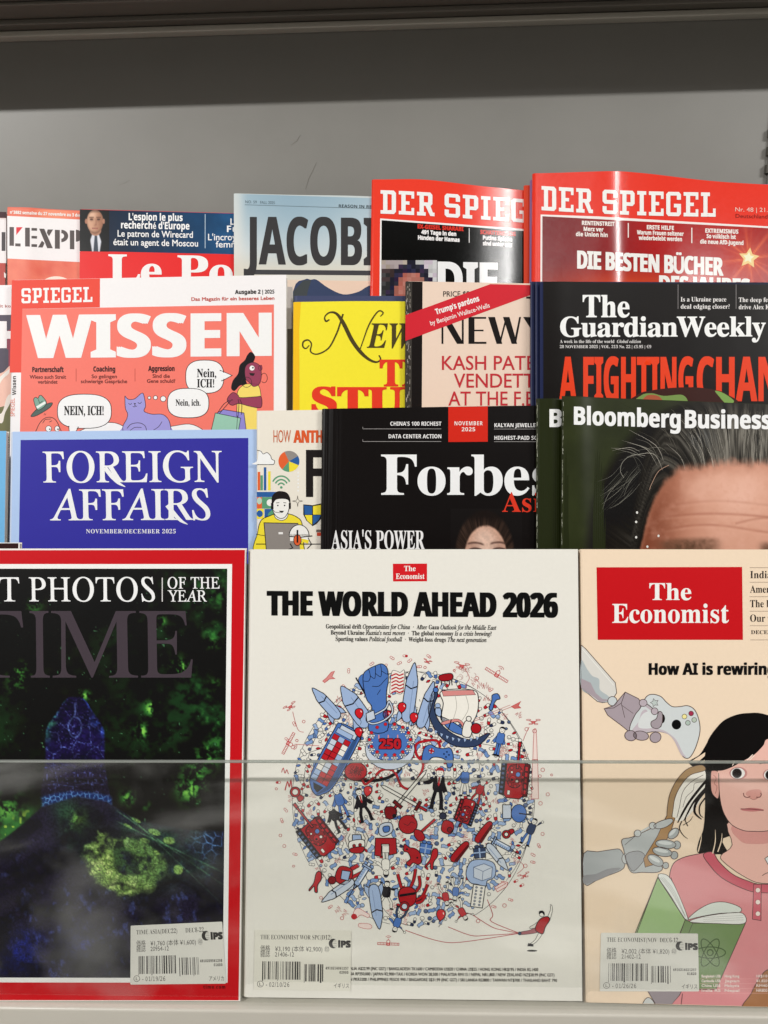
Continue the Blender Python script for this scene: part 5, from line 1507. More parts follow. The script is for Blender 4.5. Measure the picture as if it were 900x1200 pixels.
def person(x, y, s, r, body, legs, skin=WH, hair=BK, tie=None, arms=((-1, 25), (1, 30)), spread=2.4, hat=None):
    T = tf(x, y, s, r)
    for sg in (-1, 1):
        draw(T, [(sg * .4, 3), (sg * 2.4, 3), (sg * (spread + 1.2), 9), (sg * (spread + 1.8), 15), (sg * (spread - .6), 15), (sg * (spread - .8), 10)], legs, 30, BK, False, .5)
        draw(T, [(sg * (spread - .6), 14.6), (sg * (spread + 1.8), 14.6), (sg * (spread + 3.4), 16.4), (sg * (spread - .8), 16.4)], BK, 31, None, False)
    for sg, an in arms:
        a = rad(an); dx, dy = sg * math.sin(a), math.cos(a)
        q = [(sg * 2.6, -4.6), (sg * 3.4 + dx * 4, -4 + dy * 4), (sg * 3.4 + dx * 8 + sg * .4, -4 + dy * 8), (sg * 2.2 + dx * 8 - sg * .8, -3 + dy * 8), (sg * 1.8 + dx * 4, -2 + dy * 4)]
        draw(T, q, body, 31, BK, True, .5)
        circ(T, sg * 3 + dx * 9, -3.6 + dy * 9, 1.2, skin, 32, BK, .45, n=9)
    draw(T, [(-3.4, -4.6), (-1.4, -6), (1.4, -6), (3.4, -4.6), (3.2, 3.6), (-3.2, 3.6)], body, 34, BK, True, .6)
    if tie: p.poly(T([(-1.6, -5.8), (1.6, -5.8), (.7, -1), (-.6, -1)]), WH, 36); p.poly(T([(-.5, -5.4), (.5, -5.4), (.7, -.4), (0, .8), (-.7, -.4)]), tie, 37)
    circ(T, 0, -8.6, 2.5, skin, 38, BK, .55, 3.0, n=14)
    p.poly(T([(-2.6, -8.8), (-2.4, -11), (-.6, -12), (1.6, -11.8), (2.6, -10.2), (2.5, -8.8), (1.6, -10), (-1.4, -10.2)]), hat or hair, 40)
    if hat: p.poly(T([(-3.6, -9.6), (2.6, -9.8), (2.6, -10.6), (-3.4, -10.4)]), hat, 41)
    stroke(T, [(-.9, -7.2), (.9, -7.3)], BK, .4, 41); circ(T, -.9, -8.8, .3, BK, 41, None, n=6); circ(T, .9, -8.8, .3, BK, 41, None, n=6)
    OCC.append((x, y + 2 * s, 9 * s))
def tank(x, y, s, r, barrel=24):
    T = tf(x, y, s, r)
    draw(T, [(-17, -20), (-10, -20), (-9, 22), (-17, 20)], BK, 30, BK, False); draw(T, [(17, -18), (10, -20), (9, 22), (17, 20)], '5a1218', 30, BK, False)
    for k in range(7): p.poly(T([(-16, -17 + k * 5.5), (-13, -17 + k * 5.5), (-13, -14.4 + k * 5.5), (-16, -14.4 + k * 5.5)]), '4d5d80', 31)
    draw(T, [(-11, -19), (11, -19), (12, 20), (8, 24), (-8, 24), (-11, 20)], 'a81c24', 32, BK, False)
    for k in range(5): draw(T, [(10, -16 + k * 7), (15, -15 + k * 7), (15, -10 + k * 7), (10, -10 + k * 7)], 'b5222b', 32, BK, False, .5)
    draw(T, [(-8, -12), (-3, -16), (4, -15), (9, -8), (8, 6), (3, 11), (-5, 10), (-9, 2)], '8d151d', 34)
    for k in range(9):
        a = k * .7; circ(T, 9.4 * math.cos(a), -2 + 11.5 * math.sin(a), 1.9, 'b5222b', 35, BK, .5, n=9)
    circ(T, -2, 1, 4, 'b5222b', 36, BK, .5); circ(T, 3.6, -5, 2.8, '5f82bd', 36, BK, .5); circ(T, 3, 3, 1.8, 'e6e3da', 37, BK, .5); circ(T, -3, 2, 1.4, BK, 37, None); circ(T, -4, -7, 1.3, 'e6e3da', 37, BK, .4)
    draw(T, [(-7, 15), (-4, 15), (-4, 20), (-7, 20)], 'e6e3da', 37, BK, False, .4)
    draw(T, [(1, -12), (3.4, -12), (3.0, -12 - barrel), (.8, -12 - barrel)], 'b5222b', 38, BK, False); draw(T, [(.2, -12 - barrel), (3.8, -12 - barrel), (3.8, -18 - barrel), (.2, -18 - barrel)], 'b5222b', 39, BK, False)
    OCC.append((x, y, 20 * s))
def syringe(x, y, s, r):
    T = tf(x, y, s, r)
    draw(T, [(-3.6, -12), (3.6, -12), (3.6, 12), (2, 14), (-2, 14), (-3.6, 12)], LB, 34, BK, False); draw(T, [(-6.5, -14.6), (6.5, -14.6), (6.5, -12), (-6.5, -12)], LB, 35, BK, False); draw(T, [(-2, -20), (2, -20), (2, -14.6), (-2, -14.6)], 'c9d2de', 34, BK, False); circ(T, 0, -21, 3.8, LB, 36, BK, .6, 1.8)
    draw(T, [(-1.6, 14), (1.6, 14), (1, 19), (-1, 19)], '6d7fa0', 34, BK, False); stroke(T, [(0, 19), (0, 32)], BK, .9, 34)
    for k in range(6): stroke(T, [(-3.4, -8 + k * 3.4), (-.6, -8 + k * 3.4)], BK, .4, 36)
    stroke(T, [(1.8, -9), (1.8, 9)], 'e6eaf0', 1.1, 36)
    OCC.append((x, y, 14 * s))
def sat(x, y, s, r, c=RE):
    T = tf(x, y, s, r)
    for sg in (-1, 1):
        draw(T, [(sg * 4, -2.4), (sg * 24, -2.4), (sg * 24, 2.4), (sg * 4, 2.4)], WH, 20, c, False, .6)
        for k in range(1, 6): stroke(T, [(sg * (4 + k * 3.4), -2.4), (sg * (4 + k * 3.4), 2.4)], c, .5, 22)
    draw(T, [(-3, -3.6), (3, -3.6), (3, 3.6), (-3, 3.6)], 'd8908c', 22, c, False, .6); circ(T, 0, -5.4, 3.6, WH, 23, c, .6); stroke(T, [(0, -9), (0, -12)], c, .5, 22)
    for k in (1, 2): stroke(T, [(3.6 * k * math.cos(a), -12 - 3.2 * k * math.sin(a)) for a in np.linspace(.6, 2.54, 8)], c, .5, 22)
def drone(x, y, s, r, c=RE):
    T = tf(x, y, s, r)
    draw(T, [(-3, -1), (3, -1), (2, 2), (-2, 2)], 'c96a66', 22, c, False, .5)
    for sg in (-1, 1): stroke(T, [(sg * 2, 0), (sg * 6, -2)], c, .6, 22); circ(T, sg * 7, -3, 3.2, None, 22, c, .5, 1.0); circ(T, sg * 4, 3, 2.6, None, 22, c, .5, .9)
def scrib(x, y, s, r, c=RE):
    T = tf(x, y, s, r); stroke(T, [(-5, 3), (-3.4, -2), (-2.4, 3), (-.6, -6), (.6, 2), (2, -3), (3, 3), (5, -1)], c, .55, 19)

# clouds of smoke and small strokes first
for x, y, n, sp in ((404, 840, 26, 26), (396, 862, 18, 20), (430, 838, 12, 14), (500, 850, 22, 18), (520, 870, 16, 14), (590, 880, 12, 12), (545, 790, 10, 12)): puff(x, y, n, sp)
for x, y, n, sp in ((500, 830, 16, 12), (545, 880, 16, 14), (365, 900, 10, 12), (410, 968, 16, 12), (390, 1010, 20, 14), (600, 960, 22, 14), (440, 900, 12, 12), (560, 940, 12, 10)): dashes(x, y, n, sp)

# raised fist with a broken cuff and a striped flag
T = tf(440, 812, 1.0, 0)
draw(T, [(19, -24), (24, -26), (29, -24), (34, -26), (32, -2), (27, 1), (22, -2), (17, 0)], 'e9e3da', 36, BK, True, .5)
for k in range(6): p.line(catmull(T([(18.6, -20 + k * 4), (24, -22.4 + k * 4), (28, -20.6 + k * 4), (33, -22.6 + k * 4)]), False, 4), 1.6, RE, 37)
stroke(T, [(-23, -18), (-4, 16)], BK, 1.5, 34); draw(T, [(-20, -16), (-12, -22), (-5, -6), (-12, -2)], BL, 35, BK, True, .5)
for k in range(3): stroke(T, [(-11 + k * 1.6, 0 + k * 2.4), (-4 + k * 1.6, -5 + k * 2.4)], RE, 1.3, 36)
draw(T, [(-8, 44), (-4, 18), (-10, 8), (-14, -8), (-14, -22), (-8, -28), (0, -32), (8, -34), (14, -28), (15, -14), (13, -2), (13, 16), (14, 44)], BL, 40)
for q in ([(-14, -14), (-8, -14), (-6, -20), (-8, -28)], [(-6, -20), (-1, -17), (0, -24), (0, -32)], [(0, -23), (6, -19), (7, -26), (6, -33)], [(7, -26), (14, -22), (14, -28)], [(-4, -8), (4, -8), (10, -14), (14, -18)], [(2, 2), (6, -4)]): stroke(T, q, BK, .7, 43, True)
for q in ([(16, 10), (20, 22), (10, 32), (-4, 36), (-10, 30), (2, 24), (12, 18)],): draw(T, q, None, 41, BK, True, 3.0); draw(T, q, None, 42, 'c3ccd8', True, 1.4)
draw(T, [(-11, 24), (-2, 20), (0, 30), (-10, 34)], 'c3ccd8', 44, BK, False)
OCC += [(440, 800, 22), (442, 835, 18), (467, 798, 9)]
# rockets round the fist
rocket(382, 824, 48, 12, -42, LB); rocket(416, 828, 58, 19, -34); rocket(481, 812, 72, 14, 8); rocket(500, 826, 58, 12, 17); rocket(396, 1044, 46, 10, 236, 'c3ccd8'); rocket(441, 1062, 54, 13, 172); rocket(583, 1004, 40, 9, 142, 'c3ccd8')
for x, y, s in ((421, 836, 1.0), (453.6, 838, 1.0), (471, 829, 1.0), (485, 841, 1.0), (420.6, 858, .95), (431, 927, 1.0), (516.6, 1072, 1.1)): balloon(x, y, s, rr.uniform(-12, 12))
# container ship
T = tf(390, 890, 1.0, 28)
draw(T, [(-12, -42), (14, -42), (17, -30), (16, 26), (8, 42), (2, 46), (-8, 40), (-15, 24), (-15, -30)], BL, 30)
draw(T, [(11, -40), (15, -30), (15, 24), (6, 42), (2, 44), (9, 24)], '36517f', 32, None)
draw(T, [(-10, -41), (12, -41), (12, -32), (-10, -32)], 'c3ccd8', 34, BK, False); draw(T, [(-12, -36), (8, -36), (8, -30), (-12, -30)], LB, 36, BK, False, .6)
cc = [RE, RE, LB, WH, RE, 'c3ccd8']
for j in range(9):
    for i in range(3):
        x0, y0 = -13 + i * 7.4, -28 + j * 6.6
        draw(T, [(x0, y0), (x0 + 7.2, y0), (x0 + 7.2, y0 + 6.4), (x0, y0 + 6.4)], cc[(i * 2 + j * 5 + (j // 2)) % 6], 35, BK, False, .5)
draw(T, [(-8, 34), (6, 34), (2, 43), (-4, 40)], BK, 35, None, False)
OCC += [(400, 868, 18), (390, 890, 20), (378, 914, 16)]
for k in range(9): stroke(tf(385 + k * 3, 925 - k * 4, 1, 0), [(0, 0), (3, 4), (6, 2), (8, 7)], BL, .8, 18, True)
# anniversary cake with its number
circ(tf(457, 872), 0, 6, 29, 'c3ccd8', 34, BK, .8, 24); circ(tf(457, 872), 0, -2, 27, BL, 36, BK, .8, 22)
for k in range(14):
    a = k * 2 * math.pi / 14; x, y = 457 + 24 * math.cos(a), 870 + 18.5 * math.sin(a)
    for j in range(3): draw(tf(x, y, 1, j * 60), [(-4.4, 0), (0, -1.8), (4.4, 0), (0, 1.8)], 'e6eaf0', 38, BK, True, .4)
    circ(tf(x, y - 3.4), 0, 0, 2.0, 'c9232b', 42, BK, .4, n=10)
p.text('250', 'b', 444.6, 469.4, 877, 11, RE, 46, .45, res=4); p.text('250', 'b', 444.6, 469.4, 877, 11, BK, 44, 1.2, res=4)
for x in (444, 455, 466): stroke(tf(x, 866), [(0, 0), (0, -5)], 'd98c88', 1.4, 44)
OCC += [(457, 874, 30)]
# brain with its cord
circ(tf(417, 904), 0, 0, 13, 'a81c24', 34, BK, .8, 11)
for _ in range(26):
    a = rr.uniform(0, 6.28); d = rr.uniform(0, 9); stroke(tf(417 + d * math.cos(a), 904 + d * .8 * math.sin(a), rr.uniform(1.4, 2.4), rr.uniform(0, 360)), [(-1, 0), (0, -1), (1, 0), (0, .8)], '5a0e14', .6, 36, True)
stroke(tf(0, 0), [(424, 912), (428, 919), (436, 913), (448, 902), (462, 904), (470, 920), (480, 924), (490, 912), (496, 896), (488, 884), (488, 872), (500, 868), (512, 868), (516, 876)], '8d151d', 3.0, 32, True); stroke(tf(0, 0), [(424, 912), (428, 919), (436, 913), (448, 902), (462, 904), (470, 920), (480, 924), (490, 912), (496, 896), (488, 884), (488, 872), (500, 868), (512, 868), (516, 876)], 'b5222b', 1.6, 33, True)
OCC += [(417, 904, 13), (450, 906, 6), (478, 920, 7)]
p.line([(432 + 40 * math.cos(a), 893 + 22 * math.sin(a)) for a in np.linspace(.3, 2.4, 24)], 3.6, BK, 31)
for k in range(9):
    a = .5 + k * .2; circ(tf(436 + 36 * math.cos(a), 892 + 17 * math.sin(a)), 0, 0, 1.9, WH, 33, BK, .4, n=8)
# viking ship under sail
T = tf(534, 836, 1.0, 8)
draw(T, [(-20, -24), (16, -30), (24, -20), (24, 0), (14, 16), (4, 8), (-12, 14), (-16, 4), (-16, -10)], 'ece8de', 36)
draw(T, [(-20, -24), (16, -30), (20, -25), (-17, -18)], 'd48a86', 38, BK, False, .5); draw(T, [(-14, 12), (4, 6), (15, 15), (12, 17), (4, 9), (-12, 15)], 'd48a86', 38, BK, True, .5)
for q in ([(-4, -22), (0, -8), (-2, 8)], [(8, -24), (14, -8), (8, 8)]): stroke(T, q, 'a9a59b', .6, 39, True)
draw(T, [(-30, -22), (-26, -24), (-24, -18), (-26, -4), (-18, 12), (0, 24), (22, 28), (40, 18), (42, 20), (30, 34), (6, 38), (-16, 28), (-30, 8), (-33, -8)], '33415f', 34)
for k in range(8): draw(T, [(-22 + k * 7, 20 + 8 * math.sin(k * .35 + .3)), (-18 + k * 7, 21 + 8 * math.sin(k * .35 + .3)), (-20 + k * 7, 25 + 8 * math.sin(k * .35 + .3))], LB, 37, BK, False, .3)
draw(T, [(-16, 6), (6, 14), (18, 24), (0, 22), (-12, 14)], BL, 36, BK); circ(T, -27, -24, 3, BL, 38, BK); stroke(T, [(-6, 20), (-4, 8)], BK, 1.2, 40); circ(T, 26, 14, 6, 'a81c24', 40, BK); draw(T, [(12, 8), (20, 8), (21, 24), (11, 24)], WH, 39, BK); circ(T, 16, 4, 3, WH, 41, BK)
circ(T, -22, -6, 3, LB, 37, BK, .5); draw(T, [(-24, -3), (-18, -3), (-17, 6), (-23, 4)], LB, 37, BK)
OCC += [(534, 826, 24), (520, 846, 18), (548, 862, 18), (512, 832, 9)]
# game pad
T = tf(512, 884, 1.0, 10)
draw(T, [(-16, -4), (-10, -10), (-2, -8), (6, -8), (14, -10), (19, -2), (20, 10), (15, 13), (10, 4), (-4, 4), (-10, 12), (-16, 10)], BL, 38)
circ(T, -7, -3, 3.4, 'a9bad3', 40, BK, .5); draw(T, [(-8, -6), (-6, -6), (-6, 0), (-8, 0)], RE, 42, None, False); draw(T, [(-10, -4), (-4, -4), (-4, -2), (-10, -2)], RE, 42, None, False)
for a in range(4): circ(T, 11 + 3 * math.cos(a * 1.57), -2 + 3 * math.sin(a * 1.57), 1.1, '1c2a4a', 41, None, n=8)
OCC += [(512, 884, 16)]
# figures
person(586, 866, 1.25, 14, BL, BL, tie=None, arms=((-1, 20), (1, 14)), spread=.8)
person(398, 938, 1.35, -18, BL, BL, hair='e6e3da', tie=None, arms=((-1, 30), (1, 20))); person(424, 940, 1.45, -16, BK, BK, tie=RE, arms=((-1, 24), (1, 40)), spread=3.4); person(392, 956, 1.25, -30, BK, BK, hair='d8d4cc', arms=((-1, 40), (1, 30)), spread=3)
person(514, 920, 1.75, 6, BK, BK, tie=RE, arms=((-1, 68), (1, 16)), spread=2.6, hat='a81c24')
person(545, 912, 1.3, 2, BL, WH, hair='e6e3da', arms=((-1, 40), (1, 120)), spread=2.6); person(562, 926, 1.1, 24, 'a81c24', 'a81c24', hair='e6e3da', arms=((-1, 50), (1, 30)), spread=3.6)
person(452, 1012, 1.25, 178, WH, WH, arms=((-1, 50), (1, 50)), spread=1.4)
person(522, 1050, 1.0, 168, RE, WH, arms=((-1, 120), (1, 60)), spread=4.4); person(534, 1044, 1.0, 186, BL, WH, arms=((-1, 70), (1, 60)), spread=5); person(541, 1068, 1.0, 150, RE, WH, arms=((-1, 130), (1, 110)), spread=5)
person(453, 1046, 1.2, 4, BK, WH, arms=((-1, 150), (1, 100)), spread=5); person(466, 1080, 1.1, 200, BL, '33415f', arms=((-1, 120), (1, 60)), spread=4.6); person(622, 972, 1.2, 24, '33415f', BL, arms=((-1, 130), (1, 150)), spread=2.6)
# tanks, big and small
tank(603, 912, .98, 6, 26); tank(372, 980, .98, -38, 30); tank(546, 952, .66, 200, 10)
circ(tf(0, 0), 608, 953, 9, BL, 36, BK, .8, 10.5); draw(tf(594, 951), [(-5, -8), (5, -8), (5, 8), (-5, 8)], 'c3ccd8', 34, BK, False); stroke(tf(608, 953), [(0, 0), (15, 2)], BK, 1.4, 39); OCC += [(604, 953, 13)]
# crossed swords
for (x0, y0, x1, y1) in ((446, 920, 500, 950), (500, 902, 458, 952)):
    dx, dy = x1 - x0, y1 - y0; L = math.hypot(dx, dy); T = tf(x0, y0, 1, math.degrees(math.atan2(dy, dx)))
    draw(T, [(0, 0), (5, -1.9), (L * .8, -1.9), (L * .8, 1.9), (5, 1.9)], WH, 34, BK, False); draw(T, [(L * .78, -6), (L * .84, -6), (L * .84, 6), (L * .78, 6)], '6d1218', 36, BK, False); draw(T, [(L * .84, -1.4), (L, -1.4), (L, 1.4), (L * .84, 1.4)], RE, 36, BK, False)
T = tf(460, 952); draw(T, [(-8, -6), (2, -6), (4, 4), (-4, 8), (-9, 2)], '7d141b', 37); circ(T, 2, 4, 2.4, BK, 39, None); OCC += [(468, 935, 16), (487, 926, 10)]
# gavel, desk, lander, wheelbarrow robots
T = tf(482, 968); circ(T, -4, -2, 11, 'a81c24', 36, BK); stroke(T, [(-9, -3), (-4, -1), (0, -5), (4, -3)], BK, .6, 38, True); draw(T, [(4, 4), (12, 6), (16, 14), (10, 18), (4, 12)], 'a81c24', 37); stroke(T, [(10, 8), (28, -8)], BK, 3.6, 33); stroke(T, [(10, 8), (28, -8)], RE, 2.2, 34); OCC += [(482, 968, 15), (500, 964, 8)]
T = tf(452, 990); draw(T, [(-12, -8), (12, -8), (13, 10), (4, 12), (4, -1), (-5, -1), (-5, 14), (-13, 12)], 'a81c24', 34, BK, False); draw(T, [(-4, 1), (4, 1), (4, 9), (-4, 9)], WH, 36, BK, False, .5); OCC += [(452, 990, 14)]
T = tf(418, 990); draw(T, [(-8, -4), (8, -6), (9, 4), (6, 9), (-6, 9), (-9, 4)], WH, 34); draw(T, [(-7, 4), (8, 2), (6, 9), (-6, 9)], 'a81c24', 36); circ(T, -3, 1, 2, '8d151d', 37, BK, .5); circ(T, 4, 0, 2, '8d151d', 37, BK, .5); draw(T, [(-5, -12), (5, -12), (6, -6), (-5, -5)], LB, 33, BK, False)
for sg in (-1, 1): stroke(T, [(sg * 9, 2), (sg * 12, -8), (sg * 9, -14)], BK, 4, 32); stroke(T, [(sg * 9, 2), (sg * 12, -8), (sg * 9, -14)], 'd9d4cb', 2.8, 33)
OCC += [(418, 988, 14)]
T = tf(452, 972); draw(T, [(-6, -6), (6, -8), (8, 2), (-2, 8), (-8, 4)], 'c3ccd8', 34); draw(T, [(-3, -3), (4, -4), (4, 2), (-2, 3)], BL, 36); OCC += [(452, 972, 8)]
# red beast with long horns and a diver
T = tf(484, 1003); draw(T, [(-10, -14), (-4, -10), (2, -9), (8, -4), (10, 6), (6, 10), (0, 8), (-4, 12), (-8, 8), (-3, 3), (-6, -4), (-11, -6)], 'a81c24', 34)
for a in ((-7, -8), (5, 2)): circ(T, a[0], a[1], 1.2, BK, 36, None, n=8)
OCC += [(484, 1003, 12)]
T = tf(477, 1050); draw(T, [(-8, -8), (2, -11), (10, -6), (10, 6), (4, 12), (-5, 12), (-10, 2)], 'a81c24', 36); circ(T, -3, 12, 5.6, 'a81c24', 38, BK); circ(T, -3, 12, 3.4, 'c3ccd8', 40, BK); draw(T, [(-9, -2), (10, -5), (10, -2), (-9, 1)], BK, 38, None, False)
for q in ([(-6, -8), (-9, -18), (-11, -26)], [(4, -10), (8, -20), (10, -32)], [(9, -4), (15, -12), (14, -24)], [(9, 5), (18, 0), (24, -14)], [(10, 8), (17, 6), (22, -2)]): stroke(T, q, BK, 4, 33, True); stroke(T, q, 'a81c24', 2.8, 34, True)
OCC += [(477, 1050, 14), (492, 1032, 8), (468, 1030, 6), (486, 1028, 6)]
# armoured figure lying, presents, staples, virus, chisel, pins
T = tf(401, 1025, 1.0, 20); draw(T, [(-6, -8), (8, -10), (12, 0), (6, 10), (-6, 8)], 'a81c24', 34); draw(T, [(-2, -5), (8, -7), (9, 4), (0, 5)], LB, 36, BK, False); circ(T, -9, 10, 4.6, '7d141b', 36, BK); stroke(T, [(6, -8), (14, -17)], BK, 5, 32); stroke(T, [(6, -8), (14, -17)], RE, 3.6, 33); stroke(T, [(11, 0), (24, -14)], BK, 4.4, 32); stroke(T, [(11, 0), (24, -14)], RE, 3, 33); OCC += [(402, 1024, 16)]
for x, y, s, r, c in ((499, 993, .9, 10, BL), (562, 998, .9, -6, '33415f')):
    T = tf(x, y, s, r); draw(T, [(-8, -5), (8, -5), (7, 8), (-7, 8)], c, 36, BK, False); stroke(T, [(0, -5), (0, 8)], LB, 1.6, 38); stroke(T, [(-8, 1), (8, 1)], LB, 1.4, 38); circ(T, -3, -7, 3, c, 37, BK, .6, 2); circ(T, 3, -7, 3, c, 37, BK, .6, 2); OCC.append((x, y, 9))
for x, y, s, r in ((567, 975, 1, -52), (539, 998, 1, -48)):
    T = tf(x, y, s, r); draw(T, [(-12, -4), (12, -4), (12, 3), (-12, 4)], 'a81c24', 36); draw(T, [(-12, 2), (12, 1), (12, 4), (-12, 6)], '5a1218', 37, None, False)
    for k in range(4): stroke(T, [(-8 + k * 5, -4), (-9 + k * 5, -8)], BK, 1.1, 35)
    OCC.append((x, y, 11))
syringe(588, 990, .78, -62); syringe(424, 1026, .92, 32)
T = tf(596, 976, .8, 60); circ(T, 0, 4, 6, 'a81c24', 36, BK); circ(T, 0, 4, 3, WH, 38, BK); draw(T, [(-2.4, -8), (2.4, -8), (3.4, -1), (-3.4, -1)], 'a81c24', 35); OCC.append((596, 976, 8))
T = tf(346, 928, 1.0, -40); circ(T, 0, 0, 6, 'a81c24', 34, BK); circ(T, 0, 0, 3.4, WH, 36, BK, .5); draw(T, [(-2, 5), (2, 5), (3.6, 12), (-3.6, 12)], 'a81c24', 33); OCC.append((346, 930, 9))
T = tf(371, 1033, 1.0, 10); draw(T, [(-2, -10), (3, -12), (5, -4), (2, 4), (3, 12), (0, 12), (-2, 6), (-6, 12), (-7, 10), (-3, 2)], 'b5222b', 34); OCC.append((371, 1033, 8)); T = tf(507, 1006, 1, 12); draw(T, [(-2, -10), (3, -12), (5, -4), (2, 4), (3, 12), (0, 12), (-2, 6), (-6, 12), (-7, 10), (-3, 2)], 'b5222b', 34); OCC.append((507, 1006, 8))
# puddle with an ice block, blister pack, mask, hand-mirror
T = tf(563, 1022); draw(T, [(-17, 2), (-12, -12), (0, -15), (14, -12), (18, -4), (16, 6), (8, 10), (6, 16), (-4, 14), (-12, 12)], LB, 32); draw(T, [(-8, -6), (4, -10), (14, -6), (13, 6), (2, 10), (-8, 6)], 'c3ccd8', 35, '5d6f8c', False); stroke(T, [(-8, -6), (3, -1), (14, -6)], '5d6f8c', .7, 37); stroke(T, [(3, -1), (2, 10)], '5d6f8c', .7, 37); OCC += [(563, 1022, 17)]
T = tf(560, 1050, 1, 8); draw(T, [(-7, -13), (7, -13), (7, 13), (-7, 13)], WH, 40, BK, False)
for i in range(2):
    for j in range(6): circ(T, -3 + i * 6, -10 + j * 4, 1.3, '8a919c', 42, BK, .4, n=8)
OCC += [(560, 1050, 12)]
T = tf(524, 969, 1, 20); draw(T, [(-6, -6), (4, -7), (8, 0), (5, 7), (-5, 6)], 'a81c24', 36); circ(T, 4, 2, 3, '7d141b', 38, BK); OCC.append((524, 969, 8))
T = tf(519, 956); circ(T, 0, 0, 4, '2a2f45', 36, BK)
for k in range(8): stroke(T, [(0, 0), (7 * math.cos(k * .785), 7 * math.sin(k * .785))], BK, 1.0, 35)
OCC.append((519, 956, 7))
# outside: satellites, drones, kicked-up lines, the footballer
sat(338, 871, .58, 118); sat(582, 791, .62, 32); sat(455, 1106, .52, 2); drone(340, 828, .8, -30); drone(541, 780, .9, 10); drone(625, 846, .8, 0); drone(614, 1026, .7, -20); drone(501, 775, .5, 20)
for q in ([(343, 834), (346, 846), (350, 856), (356, 858)], [(545, 784), (550, 794), (546, 802), (546, 808)], [(620, 852), (616, 860), (613, 868)], [(610, 1010), (614, 1016), (606, 1024)]): stroke(tf(0, 0), q, RE, .5, 20, True)
stroke(tf(0, 0), [(345, 872), (374, 874)], RE, .5, 20); stroke(tf(0, 0), [(548, 848), (600, 828)], RE, .5, 20); stroke(tf(0, 0), [(548, 846), (598, 826)], RE, .4, 20)
draw(tf(604, 828, .9, -20), [(-5, -2), (3, -3), (9, -4), (4, 0), (6, 4), (-2, 2)], 'c96a66', 22, RE, False, .5)
draw(tf(627, 870), [(-1, -16), (1, -16), (2, 0), (2.6, 22), (-2.6, 22), (-2, 0)], 'e9d5ce', 20, RE, False, .5); draw(tf(627, 920), [(-3, -30), (3, -30), (4, 16), (-4, 16)], 'e9d5ce', 20, RE, False, .5)
for y in range(892, 934, 4): scrib(627.6, y, .5, 90 + rr.uniform(-10, 10))
draw(tf(385, 794, 1.0, -30), [(-8, 0), (-2, -1), (6, -4), (10, -3), (4, 1), (6, 5), (0, 2), (-7, 3)], 'd48a86', 22, RE, False, .5)
stroke(tf(330, 905), [(0, 0), (2, -5), (4, 1), (6, -3), (8, 2)], RE, .8, 20, True); stroke(tf(334, 922), [(0, 4), (3, -6), (5, 0), (7, -8), (8, 6)], RE, 1.2, 20, True)
draw(tf(522, 795), [(-6, -4), (6, -6), (9, -2), (6, 2), (-4, 3), (-8, 0)], '9c1b23', 28)
for dx in (-5, -1, 4, 7): stroke(tf(522 + dx, 797), [(0, 0), (.8, 6)], BK, 1, 27)
draw(tf(579, 822, 1, 24), [(-2, 10), (-3, 0), (-5, -6), (0, -10), (5, -6), (2, -3), (1, 2), (2, 10)], BL, 28)
for a in ((563, 803, -20), (570, 805, 10), (556, 799, -50)): scrib(a[0], a[1], .9, a[2])
for x, y, r in ((608, 838, 40), (615, 885, 80), (618, 905, 95), (600, 986, 100), (340, 936, 90), (396, 1066, 120), (404, 1070, 110)): scrib(x, y, .8, r)
T = tf(419, 1068, 1, 0); draw(T, [(-5, 2), (0, -4), (8, 0), (14, 4), (12, 7), (4, 4), (-2, 8)], 'e9d5ce', 22, RE, True, .5); circ(T, -4, 6, 3, 'b5222b', 23, RE)
draw(tf(428, 1085, 1, 8), [(-7, -2), (4, -3), (8, 0), (4, 3), (-7, 2)], 'e9d5ce', 22, RE, True, .5); draw(tf(588, 1038, .9, -30), [(-9, -3), (5, -4), (9, 0), (5, 4), (-9, 4)], 'e9d5ce', 22, RE, False, .6); stroke(tf(588, 1038, .9, -30), [(-9, 0), (6, 0), (2, -6)], RE, .6, 23)
for sx, sy, mx, my in ((554, 1072, 590, 1090), (525, 1086, 570, 1096), (475, 1090, 540, 1104), (571, 1054, 576, 1080)): stroke(tf(0, 0), [(sx, sy), ((sx + mx) / 2 + 4, (sy + my) / 2 + 5), (mx, my), (609, 1093.6)], 'ae464c', .8, 20, True)
T = tf(634, 1084)
draw(T, [(-3, -5), (2, -9), (8, -10), (10, -6), (5, 2), (2, 10), (-4, 8), (-7, 4)], 'a81c24', 40); draw(T, [(8, -10), (11, -18), (11, -24), (13, -22), (13, -16), (10, -6)], WH, 39, BK, True, .5); draw(T, [(-3, -4), (-8, -1), (-13, 2), (-12, 4), (-4, 2)], 'd8d2c8', 39, BK, True, .5)
draw(T, [(-6, 3), (-14, 6), (-24, 8), (-24, 11), (-12, 10), (-4, 8)], 'a06066', 39, BK, True, .5); circ(T, -25, 9.6, 1.9, '33415f', 41, BK, .5); draw(T, [(-2, 8), (2, 9), (-4, 18), (-9, 22), (-13, 24), (-13, 22), (-7, 17)], WH, 39, BK, True, .5); p.poly(T([(-15, 21), (-9, 22), (-9, 25), (-16, 24.6)]), BK, 42)
circ(T, 1, -13, 3, WH, 42, BK, .5); p.poly(catmull(T([(-2.4, -13), (-2, -16.4), (2, -17), (4.2, -14), (3, -12), (1, -14.4)]), True, 3), BK, 44)
p.ell(623.5, 1114, 6, 1.1, '1c1917', 20)
